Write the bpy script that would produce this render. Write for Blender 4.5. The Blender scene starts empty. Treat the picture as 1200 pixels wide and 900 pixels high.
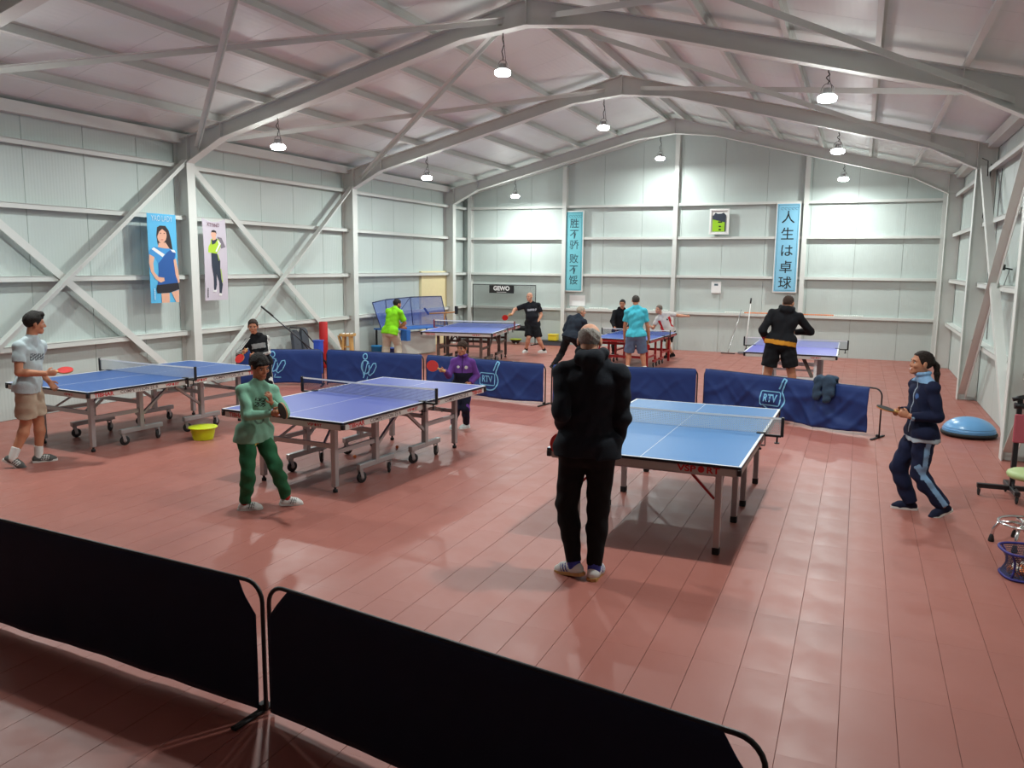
import bpy, bmesh, math, random
import numpy as np
from mathutils import Vector, Matrix, Quaternion

# ---------------------------------------------------------------- camera, world, exposure
scene = bpy.context.scene
COL = scene.collection
CAM_F, CAM_PITCH, CAM_ROLL, CAM_H, CAM_YAW = 960.05, 0.1441, 0.0097, 2.2144, -0.3986
def _camera():
    cy, sy = math.cos(CAM_YAW), math.sin(CAM_YAW)
    fw = Vector((sy * math.cos(CAM_PITCH), cy * math.cos(CAM_PITCH), -math.sin(CAM_PITCH)))
    rt = Vector((cy, -sy, 0)); up = rt.cross(fw)
    cr, sr = math.cos(CAM_ROLL), math.sin(CAM_ROLL)
    r2 = cr * rt + sr * up; u2 = -sr * rt + cr * up
    cam = bpy.data.cameras.new('camera'); cam.sensor_fit = 'HORIZONTAL'; cam.sensor_width = 36
    cam.lens = CAM_F / 1200 * 36; cam.clip_start = .05; cam.clip_end = 200
    o = bpy.data.objects.new('camera', cam); COL.objects.link(o)
    m = Matrix((r2, u2, -fw)).transposed().to_4x4(); m.translation = (0, 0, CAM_H)
    o.matrix_world = m
    scene.camera = o
_camera()
world = bpy.data.worlds.new('world'); scene.world = world; world.use_nodes = True
world.node_tree.nodes['Background'].inputs[0].default_value = (.05, .06, .08, 1)
world.node_tree.nodes['Background'].inputs[1].default_value = .3
scene.view_settings.view_transform = 'Standard'; scene.view_settings.look = 'None'
scene.view_settings.exposure = 0.0; scene.view_settings.gamma = 1.0
LAMP_WATTS = 86.0
LAMP_COLOR = (.93, 1.0, .965)
rng = random.Random(7)

# ---------------------------------------------------------------- materials
def lin(c):
    return tuple((x / 12.92 if x <= .04045 else ((x + .055) / 1.055) ** 2.4) for x in c)
def rgb(*c): return lin([x / 255 for x in c])
MATS = {}
def mat(name, col, rough=.6, metal=0., var=.06, scale=9., bump=0., bscale=40., spec=.5, coat=0., sheen=0.):
    if name in MATS: return MATS[name]
    m = bpy.data.materials.new(name); m.use_nodes = True
    nt = m.node_tree; n = nt.nodes; l = nt.links; b = n['Principled BSDF']
    tc = n.new('ShaderNodeTexCoord'); nz = n.new('ShaderNodeTexNoise')
    nz.inputs['Scale'].default_value = scale; nz.inputs['Detail'].default_value = 4
    l.new(tc.outputs['Object'], nz.inputs['Vector'])
    mx = n.new('ShaderNodeMix'); mx.data_type = 'RGBA'
    mx.inputs[6].default_value = (*[max(0, x * (1 - var)) for x in col], 1)
    mx.inputs[7].default_value = (*[min(1, x * (1 + var)) for x in col], 1)
    l.new(nz.outputs[0], mx.inputs[0]); l.new(mx.outputs[2], b.inputs['Base Color'])
    b.inputs['Roughness'].default_value = rough; b.inputs['Metallic'].default_value = metal
    b.inputs['Specular IOR Level'].default_value = spec; b.inputs['Coat Weight'].default_value = coat
    b.inputs['Sheen Weight'].default_value = sheen
    if bump:
        n2 = n.new('ShaderNodeTexNoise'); n2.inputs['Scale'].default_value = bscale
        l.new(tc.outputs['Object'], n2.inputs['Vector'])
        bp = n.new('ShaderNodeBump'); bp.inputs['Strength'].default_value = bump; bp.inputs['Distance'].default_value = .01
        l.new(n2.outputs[0], bp.inputs['Height']); l.new(bp.outputs[0], b.inputs['Normal'])
    MATS[name] = m
    return m
def attr_mat(name, rough=.85, sheen=0., bump=.25, bscale=60., spec=.3):
    """colour from the mesh's own point colours (prints, stripes, skin)"""
    if name in MATS: return MATS[name]
    m = mat(name, (.5, .5, .5), rough, bump=bump, bscale=bscale, spec=spec, sheen=sheen)
    nt = m.node_tree; b = nt.nodes['Principled BSDF']
    a = nt.nodes.new('ShaderNodeAttribute'); a.attribute_name = 'Col'
    nz = nt.nodes.new('ShaderNodeTexNoise'); nz.inputs['Scale'].default_value = 25
    tc = nt.nodes.new('ShaderNodeTexCoord'); nt.links.new(tc.outputs['Object'], nz.inputs['Vector'])
    mr = nt.nodes.new('ShaderNodeMapRange'); mr.inputs[3].default_value = .88; mr.inputs[4].default_value = 1.12
    nt.links.new(nz.outputs[0], mr.inputs[0])
    mu = nt.nodes.new('ShaderNodeVectorMath'); mu.operation = 'SCALE'
    nt.links.new(a.outputs['Color'], mu.inputs[0]); nt.links.new(mr.outputs[0], mu.inputs['Scale'])
    nt.links.new(mu.outputs[0], b.inputs['Base Color'])
    return m
def emit_mat(name, col, s):
    if name in MATS: return MATS[name]
    m = bpy.data.materials.new(name); m.use_nodes = True
    b = m.node_tree.nodes['Principled BSDF']
    b.inputs['Base Color'].default_value = (*col, 1)
    b.inputs['Emission Color'].default_value = (*col, 1); b.inputs['Emission Strength'].default_value = s
    MATS[name] = m; return m
def panel_mat(name, col, axis, period, rough=.45):
    """painted steel sandwich panel with fine ribs"""
    m = mat(name, col, rough, var=.03, scale=1.5)
    nt = m.node_tree; n = nt.nodes; l = nt.links
    tc = n.new('ShaderNodeTexCoord'); w = n.new('ShaderNodeTexWave')
    w.wave_type = 'BANDS'; w.bands_direction = axis; w.inputs['Scale'].default_value = .314 / period * 1.0
    l.new(tc.outputs['Object'], w.inputs['Vector'])
    bp = n.new('ShaderNodeBump'); bp.inputs['Strength'].default_value = .35; bp.inputs['Distance'].default_value = .003
    l.new(w.outputs['Fac'], bp.inputs['Height']); l.new(bp.outputs[0], n['Principled BSDF'].inputs['Normal'])
    return m
def net_mat(name, col, cell, cord, along_y=0.):
    """woven net: cords opaque, holes open, laid out in the object's own coordinates (x + along_y * y, z)"""
    if name in MATS: return MATS[name]
    m = mat(name, col, .8)
    nt = m.node_tree; n = nt.nodes; l = nt.links
    b = n['Principled BSDF']; out = n['Material Output']
    tc = n.new('ShaderNodeTexCoord'); sp = n.new('ShaderNodeSeparateXYZ'); l.new(tc.outputs['Object'], sp.inputs[0])
    ad = n.new('ShaderNodeMath'); ad.operation = 'MULTIPLY_ADD'; ad.inputs[1].default_value = along_y; l.new(sp.outputs[1], ad.inputs[0]); l.new(sp.outputs[0], ad.inputs[2])
    fs = []
    for src in (ad.outputs[0], sp.outputs[2]):
        d = n.new('ShaderNodeMath'); d.operation = 'DIVIDE'; d.inputs[1].default_value = cell; l.new(src, d.inputs[0])
        f = n.new('ShaderNodeMath'); f.operation = 'FRACT'; l.new(d.outputs[0], f.inputs[0])
        t = n.new('ShaderNodeMath'); t.operation = 'LESS_THAN'; t.inputs[1].default_value = cord / cell; l.new(f.outputs[0], t.inputs[0])
        fs.append(t)
    mxm = n.new('ShaderNodeMath'); mxm.operation = 'MAXIMUM'; l.new(fs[0].outputs[0], mxm.inputs[0]); l.new(fs[1].outputs[0], mxm.inputs[1])
    tr = n.new('ShaderNodeBsdfTransparent'); ms = n.new('ShaderNodeMixShader')
    l.new(mxm.outputs[0], ms.inputs[0]); l.new(tr.outputs[0], ms.inputs[1]); l.new(b.outputs[0], ms.inputs[2])
    l.new(ms.outputs[0], out.inputs[0])
    return m

# ---------------------------------------------------------------- mesh builder
def tag(o, label=None, cat=None, group=None, kind=None):
    if label: o['label'] = label
    if cat: o['category'] = cat
    if group: o['group'] = group
    if kind: o['kind'] = kind
    return o
def empty(name, loc=(0, 0, 0), rz=0, label=None, cat=None, group=None):
    o = bpy.data.objects.new(name, None); o.empty_display_size = .2
    COL.objects.link(o); o.location = loc; o.rotation_euler = (0, 0, rz)
    return tag(o, label, cat, group)
def frame(z, x=None):
    z = Vector(z).normalized()
    x = Vector(x) if x is not None else (Vector((0, 0, 1)) if abs(z.z) < .95 else Vector((1, 0, 0)))
    y = z.cross(x).normalized(); x = y.cross(z).normalized()
    return Matrix((x, y, z)).transposed()
class MB:
    def __init__(s): s.v = []; s.f = []; s.sm = []; s.mi = []
    def add(s, vs, fs, smooth=False, mi=0):
        b = len(s.v); s.v += [tuple(v) for v in vs]
        for f in fs: s.f.append([b + i for i in f]); s.sm.append(smooth); s.mi.append(mi)
        return s
    def box(s, c, size, R=None, ch=0., mi=0):
        hx, hy, hz = [x / 2 for x in size]; c = Vector(c)
        if ch <= 0:
            vs = [Vector((x * hx, y * hy, z * hz)) for z in (-1, 1) for y in (-1, 1) for x in (-1, 1)]
            fs = [(0, 2, 3, 1), (4, 5, 7, 6), (0, 1, 5, 4), (2, 6, 7, 3), (0, 4, 6, 2), (1, 3, 7, 5)]
        else:
            ch = min(ch, hx * .9, hy * .9, hz * .9)
            bm = bmesh.new(); 
            for x in (-1, 1):
                for y in (-1, 1):
                    for z in (-1, 1):
                        bm.verts.new((x * (hx - ch), y * (hy - ch), z * hz)); bm.verts.new((x * (hx - ch), y * hy, z * (hz - ch)))
                        bm.verts.new((x * hx, y * (hy - ch), z * (hz - ch)))
            bmesh.ops.convex_hull(bm, input=bm.verts); bm.verts.index_update()
            bmesh.ops.dissolve_limit(bm, angle_limit=.01, verts=bm.verts, edges=bm.edges)
            bm.verts.index_update()
            vs = [v.co.copy() for v in bm.verts]; fs = [[v.index for v in f.verts] for f in bm.faces]; bm.free()
        if R is not None: vs = [R @ v for v in vs]
        return s.add([v + c for v in vs], fs, False, mi)
    def bar(s, p, q, w, h, up=None, ch=0., mi=0):
        """rectangular bar p->q; h along 'up', w across"""
        p, q = Vector(p), Vector(q); d = q - p
        R = frame(d, up)
        return s.box((p + q) / 2, (h, w, d.length), R, ch, mi)
    def ibeam(s, p, q, depth, width, up, t=.012):
        p, q = Vector(p), Vector(q); d = q - p; R = frame(d, up); u = R.col[0]
        for k in (-1, 1):
            o = u * (k * (depth - t) / 2); s.bar(p + o, q + o, width, t, up)
        return s.bar(p, q, t, depth - 2 * t, up)
    def tube(s, pts, r, n=10, closed=False, caps=True, mi=0):
        pts = [Vector(p) for p in pts]; m = len(pts)
        rs = r if hasattr(r, '__len__') else [r] * m
        vs = []; x = None
        for i, p in enumerate(pts):
            a = pts[i - 1] if i or closed else p; b = pts[(i + 1) % m] if i < m - 1 or closed else p
            t = (b - a).normalized()
            if x is None: x = frame(t).col[0].copy()
            x = (x - t * x.dot(t)).normalized(); y = t.cross(x)
            for k in range(n):
                an = 2 * math.pi * k / n; vs.append(p + (x * math.cos(an) + y * math.sin(an)) * rs[i])
        fs = []
        for i in range(m if closed else m - 1):
            j = (i + 1) % m
            for k in range(n):
                k2 = (k + 1) % n; fs.append((i * n + k, i * n + k2, j * n + k2, j * n + k))
        s.add(vs, fs, True, mi)
        if caps and not closed:
            b = len(s.v) - m * n
            s.f.append([b + k for k in reversed(range(n))]); s.sm.append(False); s.mi.append(mi)
            s.f.append([b + (m - 1) * n + k for k in range(n)]); s.sm.append(False); s.mi.append(mi)
        return s
    def lathe(s, prof, c=(0, 0, 0), n=24, R=None, smooth=True, mi=0):
        c = Vector(c); vs = []; m = len(prof)
        for r, z in prof:
            for k in range(n):
                a = 2 * math.pi * k / n; v = Vector((r * math.cos(a), r * math.sin(a), z)); vs.append(c + (R @ v if R is not None else v))
        fs = [(i * n + k, i * n + (k + 1) % n, (i + 1) * n + (k + 1) % n, (i + 1) * n + k) for i in range(m - 1) for k in range(n)]
        s.add(vs, fs, smooth, mi)
        b = len(s.v) - m * n
        for i, rv in ((0, True), (m - 1, False)):
            if prof[i][0] > 1e-5:
                idx = [b + i * n + k for k in range(n)]; s.f.append(idx[::-1] if rv else idx); s.sm.append(False); s.mi.append(mi)
        return s
    def ball(s, c, r, n=14, m=9, R=None, mi=0):
        rx, ry, rz = r if hasattr(r, '__len__') else (r, r, r); c = Vector(c)
        vs = []; 
        for i in range(m + 1):
            t = math.pi * i / m - math.pi / 2
            for k in range(n):
                a = 2 * math.pi * k / n
                v = Vector((rx * math.cos(t) * math.cos(a), ry * math.cos(t) * math.sin(a), rz * math.sin(t)))
                vs.append(c + (R @ v if R is not None else v))
        fs = [(i * n + k, i * n + (k + 1) % n, (i + 1) * n + (k + 1) % n, (i + 1) * n + k) for i in range(m) for k in range(n)]
        return s.add(vs, fs, True, mi)
    def prism(s, poly, d0, d1, fn, mi=0):
        """polygon in (u, v) extruded from depth d0 to d1; fn(u, v, d) -> point"""
        n = len(poly)
        vs = [fn(u, v, d0) for u, v in poly] + [fn(u, v, d1) for u, v in poly]
        fs = [list(range(n))[::-1], list(range(n, 2 * n))] + [(i, (i + 1) % n, n + (i + 1) % n, n + i) for i in range(n)]
        return s.add(vs, fs, False, mi)
    def grid(s, nu, nv, fn, smooth=True, mi=0):
        vs = [fn(i / nu, j / nv) for j in range(nv + 1) for i in range(nu + 1)]
        w = nu + 1
        return s.add(vs, [(j * w + i, j * w + i + 1, (j + 1) * w + i + 1, (j + 1) * w + i) for j in range(nv) for i in range(nu)], smooth, mi)
    def mesh(s, name, mats):
        me = bpy.data.meshes.new(name); me.from_pydata(s.v, [], s.f)
        for m in (mats if isinstance(mats, (list, tuple)) else [mats]): me.materials.append(m)
        me.polygons.foreach_set('use_smooth', s.sm); me.polygons.foreach_set('material_index', s.mi)
        bm = bmesh.new(); bm.from_mesh(me); bmesh.ops.recalc_face_normals(bm, faces=bm.faces); bm.to_mesh(me); bm.free()
        me.update(); return me
    def build(s, name, mats, parent=None, loc=None, rz=None, label=None):
        o = bpy.data.objects.new(name, s.mesh(name, mats)); COL.objects.link(o)
        if parent is not None: o.parent = parent
        if loc is not None: o.location = loc
        if rz is not None: o.rotation_euler = (0, 0, rz)
        if label: o['label'] = label
        return o
def place(me, name, parent=None, loc=(0, 0, 0), rot=(0, 0, 0)):
    o = bpy.data.objects.new(name, me); COL.objects.link(o); o.parent = parent
    o.location = loc; o.rotation_euler = rot; return o
def children(o): return [c for c in bpy.data.objects if c.parent is o]
def arc(c, r, a0, a1, n, ax, ay):
    c = Vector(c); ax = Vector(ax); ay = Vector(ay)
    return [c + ax * (r * math.cos(a0 + (a1 - a0) * i / n)) + ay * (r * math.sin(a0 + (a1 - a0) * i / n)) for i in range(n + 1)]
def text_mesh(txt, size, align='CENTER', bold=0.):
    """(verts, faces) of flat lettering in the xy plane"""
    cu = bpy.data.curves.new('lettering', 'FONT'); cu.body = txt; cu.size = size; cu.align_x = align; cu.align_y = 'CENTER'
    cu.resolution_u = 3; cu.offset = bold
    o = bpy.data.objects.new('lettering', cu); COL.objects.link(o)
    dg = bpy.context.evaluated_depsgraph_get(); dg.update()
    me = o.evaluated_get(dg).to_mesh()
    vs = [v.co.copy() for v in me.vertices]; fs = [tuple(p.vertices) for p in me.polygons]
    o.evaluated_get(dg).to_mesh_clear()
    bpy.data.objects.remove(o); bpy.data.curves.remove(cu)
    return vs, fs
def add_text(mb, txt, size, fn, width=None, bold=0., mi=0):
    """lettering mapped through fn(x, y) -> point"""
    vs, fs = text_mesh(txt, size, bold=bold)
    if not vs: return mb
    if width:
        w = max(v.x for v in vs) - min(v.x for v in vs); k = width / max(w, 1e-6)
    else: k = 1
    return mb.add([fn(v.x * k, v.y) for v in vs], fs, False, mi)
M_WHITE = mat('white_paint', (.78, .78, .76), .5)
M_BLACK = mat('black_metal', (.012, .012, .014), .4)
M_RUBBER = mat('black_rubber', (.015, .015, .016), .7)
M_CHROME = mat('chrome', (.75, .75, .76), .15, 1.)
M_WOOD = mat('pale_wood', rgb(205, 160, 95), .5, var=.2, scale=20)
# ---------------------------------------------------------------- the hall
XL, XR, YB, YF = -10.528, 1.645, 21.955, -13.6
XWL, XWR = XL - .30, XR + .30
XC = (XL + XR) / 2
FRAMES = [10.954 + 4.90 * k for k in range(-2, 3)]
def roof_z(x): return 5.82 - .25 * abs(x - XC)             # top of the rafters
CEIL = .15
m_wall = panel_mat('wall_panel_white', (.53, .60, .575), 'X', .05)
m_wally = panel_mat('wall_panel_white_side', (.53, .60, .575), 'Y', .05)
m_ceil = panel_mat('roof_panel_white', (.78, .83, .82), 'X', .08)
m_steel = mat('grey_white_steel', (.66, .68, .65), .5, var=.05, scale=3)
m_dark = mat('joint_dark', (.2, .2, .19), .9)

def floor_material(name, seams):
    m = mat(name, rgb(166, 102, 91), .4, var=.05, scale=1.2, spec=.45)
    nt = m.node_tree; n = nt.nodes; l = nt.links; b = n['Principled BSDF']
    tc = n.new('ShaderNodeTexCoord'); nz = n.new('ShaderNodeTexNoise'); nz.inputs['Scale'].default_value = 3.5; nz.inputs['Detail'].default_value = 6
    l.new(tc.outputs['Object'], nz.inputs['Vector'])
    mr = n.new('ShaderNodeMapRange'); mr.inputs[1].default_value = .3; mr.inputs[2].default_value = .7
    mr.inputs[3].default_value = .34; mr.inputs[4].default_value = .48
    l.new(nz.outputs[0], mr.inputs[0]); l.new(mr.outputs[0], b.inputs['Roughness'])
    n2 = n.new('ShaderNodeTexNoise'); n2.inputs['Scale'].default_value = 220; l.new(tc.outputs['Object'], n2.inputs['Vector'])
    bp = n.new('ShaderNodeBump'); bp.inputs['Strength'].default_value = .12; bp.inputs['Distance'].default_value = .002
    l.new(n2.outputs[0], bp.inputs['Height']); l.new(bp.outputs[0], b.inputs['Normal'])
    # scuffs
    n3 = n.new('ShaderNodeTexNoise'); n3.inputs['Scale'].default_value = 2.2; n3.inputs['Detail'].default_value = 8; n3.inputs['Roughness'].default_value = .75
    mp = n.new('ShaderNodeMapping'); mp.inputs['Scale'].default_value = (1, 5, 1); mp.inputs['Rotation'].default_value = (0, 0, .3)
    l.new(tc.outputs['Object'], mp.inputs[0]); l.new(mp.outputs[0], n3.inputs['Vector'])
    r3 = n.new('ShaderNodeMapRange'); r3.inputs[1].default_value = .62; r3.inputs[2].default_value = .8; r3.inputs[3].default_value = 0; r3.inputs[4].default_value = .25
    l.new(n3.outputs[0], r3.inputs[0])
    src = b.inputs['Base Color'].links[0].from_socket
    mx = n.new('ShaderNodeMix'); mx.data_type = 'RGBA'; mx.inputs[7].default_value = (*rgb(200, 158, 148), 1)
    l.new(r3.outputs[0], mx.inputs[0]); l.new(src, mx.inputs[6]); l.new(mx.outputs[2], b.inputs['Base Color'])
    return m
m_floor = floor_material('red_sports_floor', True)
m_joint = mat('floor_joint', rgb(118, 70, 62), .8)
def build_floor():
    fl = MB().box(((XWL + XWR) / 2, (YB + YF) / 2, -.056), (XWR - XWL + .6, YB - YF + .6, .1)).build('floor', m_joint)
    tag(fl, 'red rubber sports floor of interlocking tiles', kind='structure')
    W, L, g = .262, .786, .0026
    nx = int(round((XWR - XWL) / W)); x0 = .0385 - W * math.ceil((.0385 - XWL) / W)
    ny = int(math.ceil((YB - YF) / L))
    def tile_mb(mb, w, l, c):
        hx, hy = (w - g) / 2, (l - .0004) / 2; b = .0006; x, y, z = c
        vs = [(x + sx * hx, y + sy * hy, z - .006) for sx, sy in ((-1, -1), (1, -1), (1, 1), (-1, 1))]
        vs += [(x + sx * hx, y + sy * hy, z - b) for sx, sy in ((-1, -1), (1, -1), (1, 1), (-1, 1))]
        vs += [(x + sx * (hx - b), y + sy * (hy), z) for sx, sy in ((-1, -1), (1, -1), (1, 1), (-1, 1))]
        fs = [(8, 9, 10, 11)] + [(i + k, (i + 1) % 4 + k, (i + 1) % 4 + 4 + k, i + 4 + k) for k in (0, 4) for i in range(4)]
        mb.add(vs, fs)
    one = MB(); tile_mb(one, W, L, (0, 0, 0)); me = one.mesh('floor_tile', m_floor)
    rest = MB(); cand = []
    for i in range(nx + 1):
        for j in range(ny):
            cx = x0 + (i + .5) * W; cy = YF + (j + .5) * L
            lo, hi = max(cx - W / 2, XWL), min(cx + W / 2, XWR)
            if hi - lo < .02: continue
            full = hi - lo > W - 1e-4 and cy + L / 2 < YB
            if full and -2.75 < cx < 1.9 and 2.2 < cy < 16: cand.append((cx, cy))
            else: tile_mb(rest, hi - lo, min(L, YB - (cy - L / 2)), ((lo + hi) / 2, cy if cy + L / 2 < YB else (cy - L / 2 + YB) / 2, 0))
    cand.sort(key=lambda c: c[1] ** 2 + .5 * c[0] ** 2)
    for k, (cx, cy) in enumerate(cand):
        if k < 290: place(me, 'floor_tile', fl, (cx, cy, 0), (0, 0, 0))
        else: tile_mb(rest, W, L, (cx, cy, 0))
    o = rest.build('floor_tiles', m_floor, fl); o['kind'] = 'stuff'
build_floor()

def build_walls():
    H = 4.62
    # left and right walls: a row of sandwich panels each
    for nm, xw, s in (('wall_left', XWL, -1), ('wall_right', XWR, 1)):
        w = MB().box((xw + s * .09, (YB + YF) / 2, H / 2), (.06, YB - YF + .2, H)).build(nm, m_dark); tag(w, kind='structure', label='white sandwich panel wall on the %s side of the hall' % nm[5:])
        n = 36; dy = (YB - YF) / n
        me = MB().box((0, 0, H / 2), (.06, dy - .006, H), ch=.004).mesh('wall_panel', m_wally)
        for i in range(n): place(me, 'wall_panel', w, (xw + s * .03, YF + (i + .5) * dy, 0))
    for nm, yw, s in (('wall_back', YB, 1), ('wall_front', YF, -1)):
        w = MB()
        w.prism([(XWL - .1, 0), (XWR + .1, 0), (XWR + .1, roof_z(XWR) + .2), (XC, roof_z(XC) + .2), (XWL - .1, roof_z(XWL) + .2)], 0, .06, lambda u, v, d: (u, yw + s * (.06 + d), v))
        w = w.build(nm, m_dark); tag(w, kind='structure', label='white gable wall at the %s of the hall' % ('far end' if s > 0 else 'near end'))
        n = 12; dx = (XWR - XWL) / n
        for i in range(n):
            a, b = XWL + i * dx + .003, XWL + (i + 1) * dx - .003
            poly = [(a, 0), (b, 0), (b, roof_z(b) + .16)] + ([(XC, roof_z(XC) + .16)] if a < XC < b else []) + [(a, roof_z(a) + .16)]
            MB().prism(poly, 0, .06, lambda u, v, d: (u, yw + s * d, v)).build('wall_panel', m_wall, w)
build_walls()

def build_roof():
    ce = MB()
    for s in (-1, 1):
        xe = XWL - .2 if s < 0 else XWR + .2
        ce.prism([(XC, roof_z(XC) + CEIL + .07), (xe, roof_z(xe) + CEIL + .07), (xe, roof_z(xe) + CEIL + .12), (XC, roof_z(XC) + CEIL + .12)], YF - .1, YB + .2, lambda u, v, d: (u, d, v))
    ce = ce.build('ceiling', m_dark); tag(ce, 'white sloping sandwich panel roof', kind='structure')
    n = 36; dy = (YB + .06 - YF) / n
    for s in (-1, 1):
        xe = XWL - .02 if s < 0 else XWR + .02
        mb = MB().prism([(XC, roof_z(XC) + CEIL), (xe, roof_z(xe) + CEIL), (xe, roof_z(xe) + CEIL + .06), (XC, roof_z(XC) + CEIL + .06)], -dy / 2 + .003, dy / 2 - .003, lambda u, v, d: (u, d, v))
        me = mb.mesh('roof_panel', m_ceil)
        for i in range(n): place(me, 'roof_panel', ce, (0, YF + (i + .5) * dy, 0))
build_roof()

def st(o, label): return tag(o, label, kind='structure')
def build_frames():
    ho = 5.3665
    for y in FRAMES:
        for x, s in ((XL, -1), (XR, 1)):
            st(MB().ibeam((x + s * .145, y, 0), (x + s * .145, y, 3.862), .29, .18, (1, 0, 0)).build('column', m_steel), 'white steel column against the side wall')
        mb = MB()
        under = [(XL, 3.87), (XL + .72, 4.23), (XC - .97, 5.36), (XC, 5.46), (XC + .97, 5.36), (XR - .72, 4.23), (XR, 3.87)]
        top = [(XR + .29, roof_z(XR + .29)), (XC, roof_z(XC)), (XL - .29, roof_z(XL - .29))]
        t = .006
        poly = [(XL - .29, 3.87)] + under + [(XR + .29, 3.87)] + top
        # web in two halves (convex enough), flanges along each edge
        for half in (0, 1):
            if half == 0: pl = [(XL - .29, 3.87)] + under[:4] + [top[1], top[2]]
            else: pl = under[3:] + [(XR + .29, 3.87), top[0], top[1]]
            mb.prism(pl, -t, t, lambda u, v, d: (u, y + d, v))
        for a, b in zip(under[:-1], under[1:]):
            mb.bar((a[0], y, a[1]), (b[0], y, b[1]), .18, .014, (0, 0, 1))
        for a, b in zip(top[:-1], top[1:]):
            mb.bar((a[0], y, a[1] - .008), (b[0], y, b[1] - .008), .18, .014, (0, 0, 1))
        for x in (XL + .72, XR - .72, XC, XL, XR, XL - .284, XR + .284):
            zb = {XC: 5.46}.get(x, 4.23 if XL < x < XR else 3.87)
            mb.box((x, y, (zb + roof_z(x)) / 2), (.012, .16, roof_z(x) - zb - .02))
        st(mb.build('roof_beam', m_steel), 'white haunched steel rafter spanning the hall')
    # purlins
    for s in (-1, 1):
        for d in (.22, 1.45, 2.43, 3.43, 4.45, 5.38):
            x = XC + s * d; z = roof_z(x)
            mb = MB(); n = Vector((s * .2425, 0, .970)); tt = Vector((s * .970, 0, -.2425))
            c = Vector((x, 0, z))
            for k0, k1, w0, w1 in ((0, .006, -.03, .03), (.006, .144, -.03, -.024), (.144, .15, -.03, .03)):
                a = [c + n * k + tt * (w * s) for k, w in ((k0, w0), (k0, w1), (k1, w1), (k1, w0))]
                mb.add([(p.x, YF, p.z) for p in a] + [(p.x, YB, p.z) for p in a], [(0, 1, 2, 3), (7, 6, 5, 4)] + [(i, (i + 1) % 4, 4 + (i + 1) % 4, 4 + i) for i in range(4)])
            st(mb.build('purlin_beam', m_steel), 'white steel purlin running the length of the roof')
    # eave beams
    for x, s in ((XWL, 1), (XWR, -1)):
        st(MB().box((x + s * .09, (YB + YF) / 2, 4.27), (.15, YB - YF, .16)).build('eave_beam', m_steel), 'white eave beam along the top of the side wall')
    # girts
    ys = FRAMES + [YB]
    for z in (1.03, 1.99, 2.99, 3.85):
        for x, s in ((XWL, 1), (XWR, -1)):
            mb = MB()
            for a, b in zip(ys[:-1], ys[1:]):
                mb.box((x + s * .075, (a + b) / 2, z), (.15, b - a - .02, .012)); mb.box((x + s * .144, (a + b) / 2, z - .035), (.012, b - a - .02, .07))
            st(mb.build('wall_beam', m_steel), 'white horizontal wall rail on the side wall')
        px = [XWL, -7.66, -4.58, -1.36, XWR]
        mb = MB()
        for a, b in zip(px[:-1], px[1:]):
            mb.box(((a + b) / 2, YB - .055, z), (b - a - .10, .11, .012)); mb.box(((a + b) / 2, YB - .106, z - .03), (b - a - .10, .012, .06))
        st(mb.build('wall_beam', m_steel), 'white horizontal wall rail on the gable wall')
    for x in (-10.56, -7.66, -4.58, -1.36, 1.70):
        st(MB().ibeam((x, YB - .09, 0), (x, YB - .09, roof_z(x) - .12), .18, .11, (0, 1, 0), .01).build('column', m_steel), 'slim white gable column on the far wall')
    for s in (-1, 1):
        xe = XWL if s < 0 else XWR
        st(MB().bar((XC, YB - .06, roof_z(XC) - .02), (xe, YB - .06, roof_z(xe) - .02), .1, .1, (0, 0, 1)).build('roof_beam', m_steel), 'white edge beam along the gable slope')
    # bracing
    def brace(p, q, w=.075, lab='white diagonal brace'):
        p, q = Vector(p), Vector(q); R = frame(q - p); u = R.col[0]; v = R.col[1]
        mb = MB(); mb.bar(p, q, .008, w, u); mb.bar(p + u * w / 2 + v * w / 2, q + u * w / 2 + v * w / 2, w, .008, u)
        st(mb.build('brace_beam', m_steel), lab)
    F = FRAMES
    for k in (1, 2):
        y0, y1 = F[k] , F[k + 1]
        for x, s in ((XL - .03, 1), (XR + .03, -1)):
            for dx, ya, yb in ((0, y0, y1), (.07, y1, y0)):
                yo = .1 if yb > ya else -.1
                brace((x - s * (.02 + dx), ya + yo, .06), (x - s * (.02 + dx), yb - yo, 3.86), .11, 'white diagonal wall brace between two columns')
        for s in (-1, 1):
            xe = XC + s * 5.9; zz = lambda x: roof_z(x) - .17
            for dz, ya, yb in ((0, y0, y1), (-.085, y1, y0)):
                xr = XC + s * .35
                brace((xe, ya, zz(xe) + dz), (xr, yb, zz(xr) + dz), .07, 'white diagonal roof brace under the purlins')
build_frames()
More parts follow.
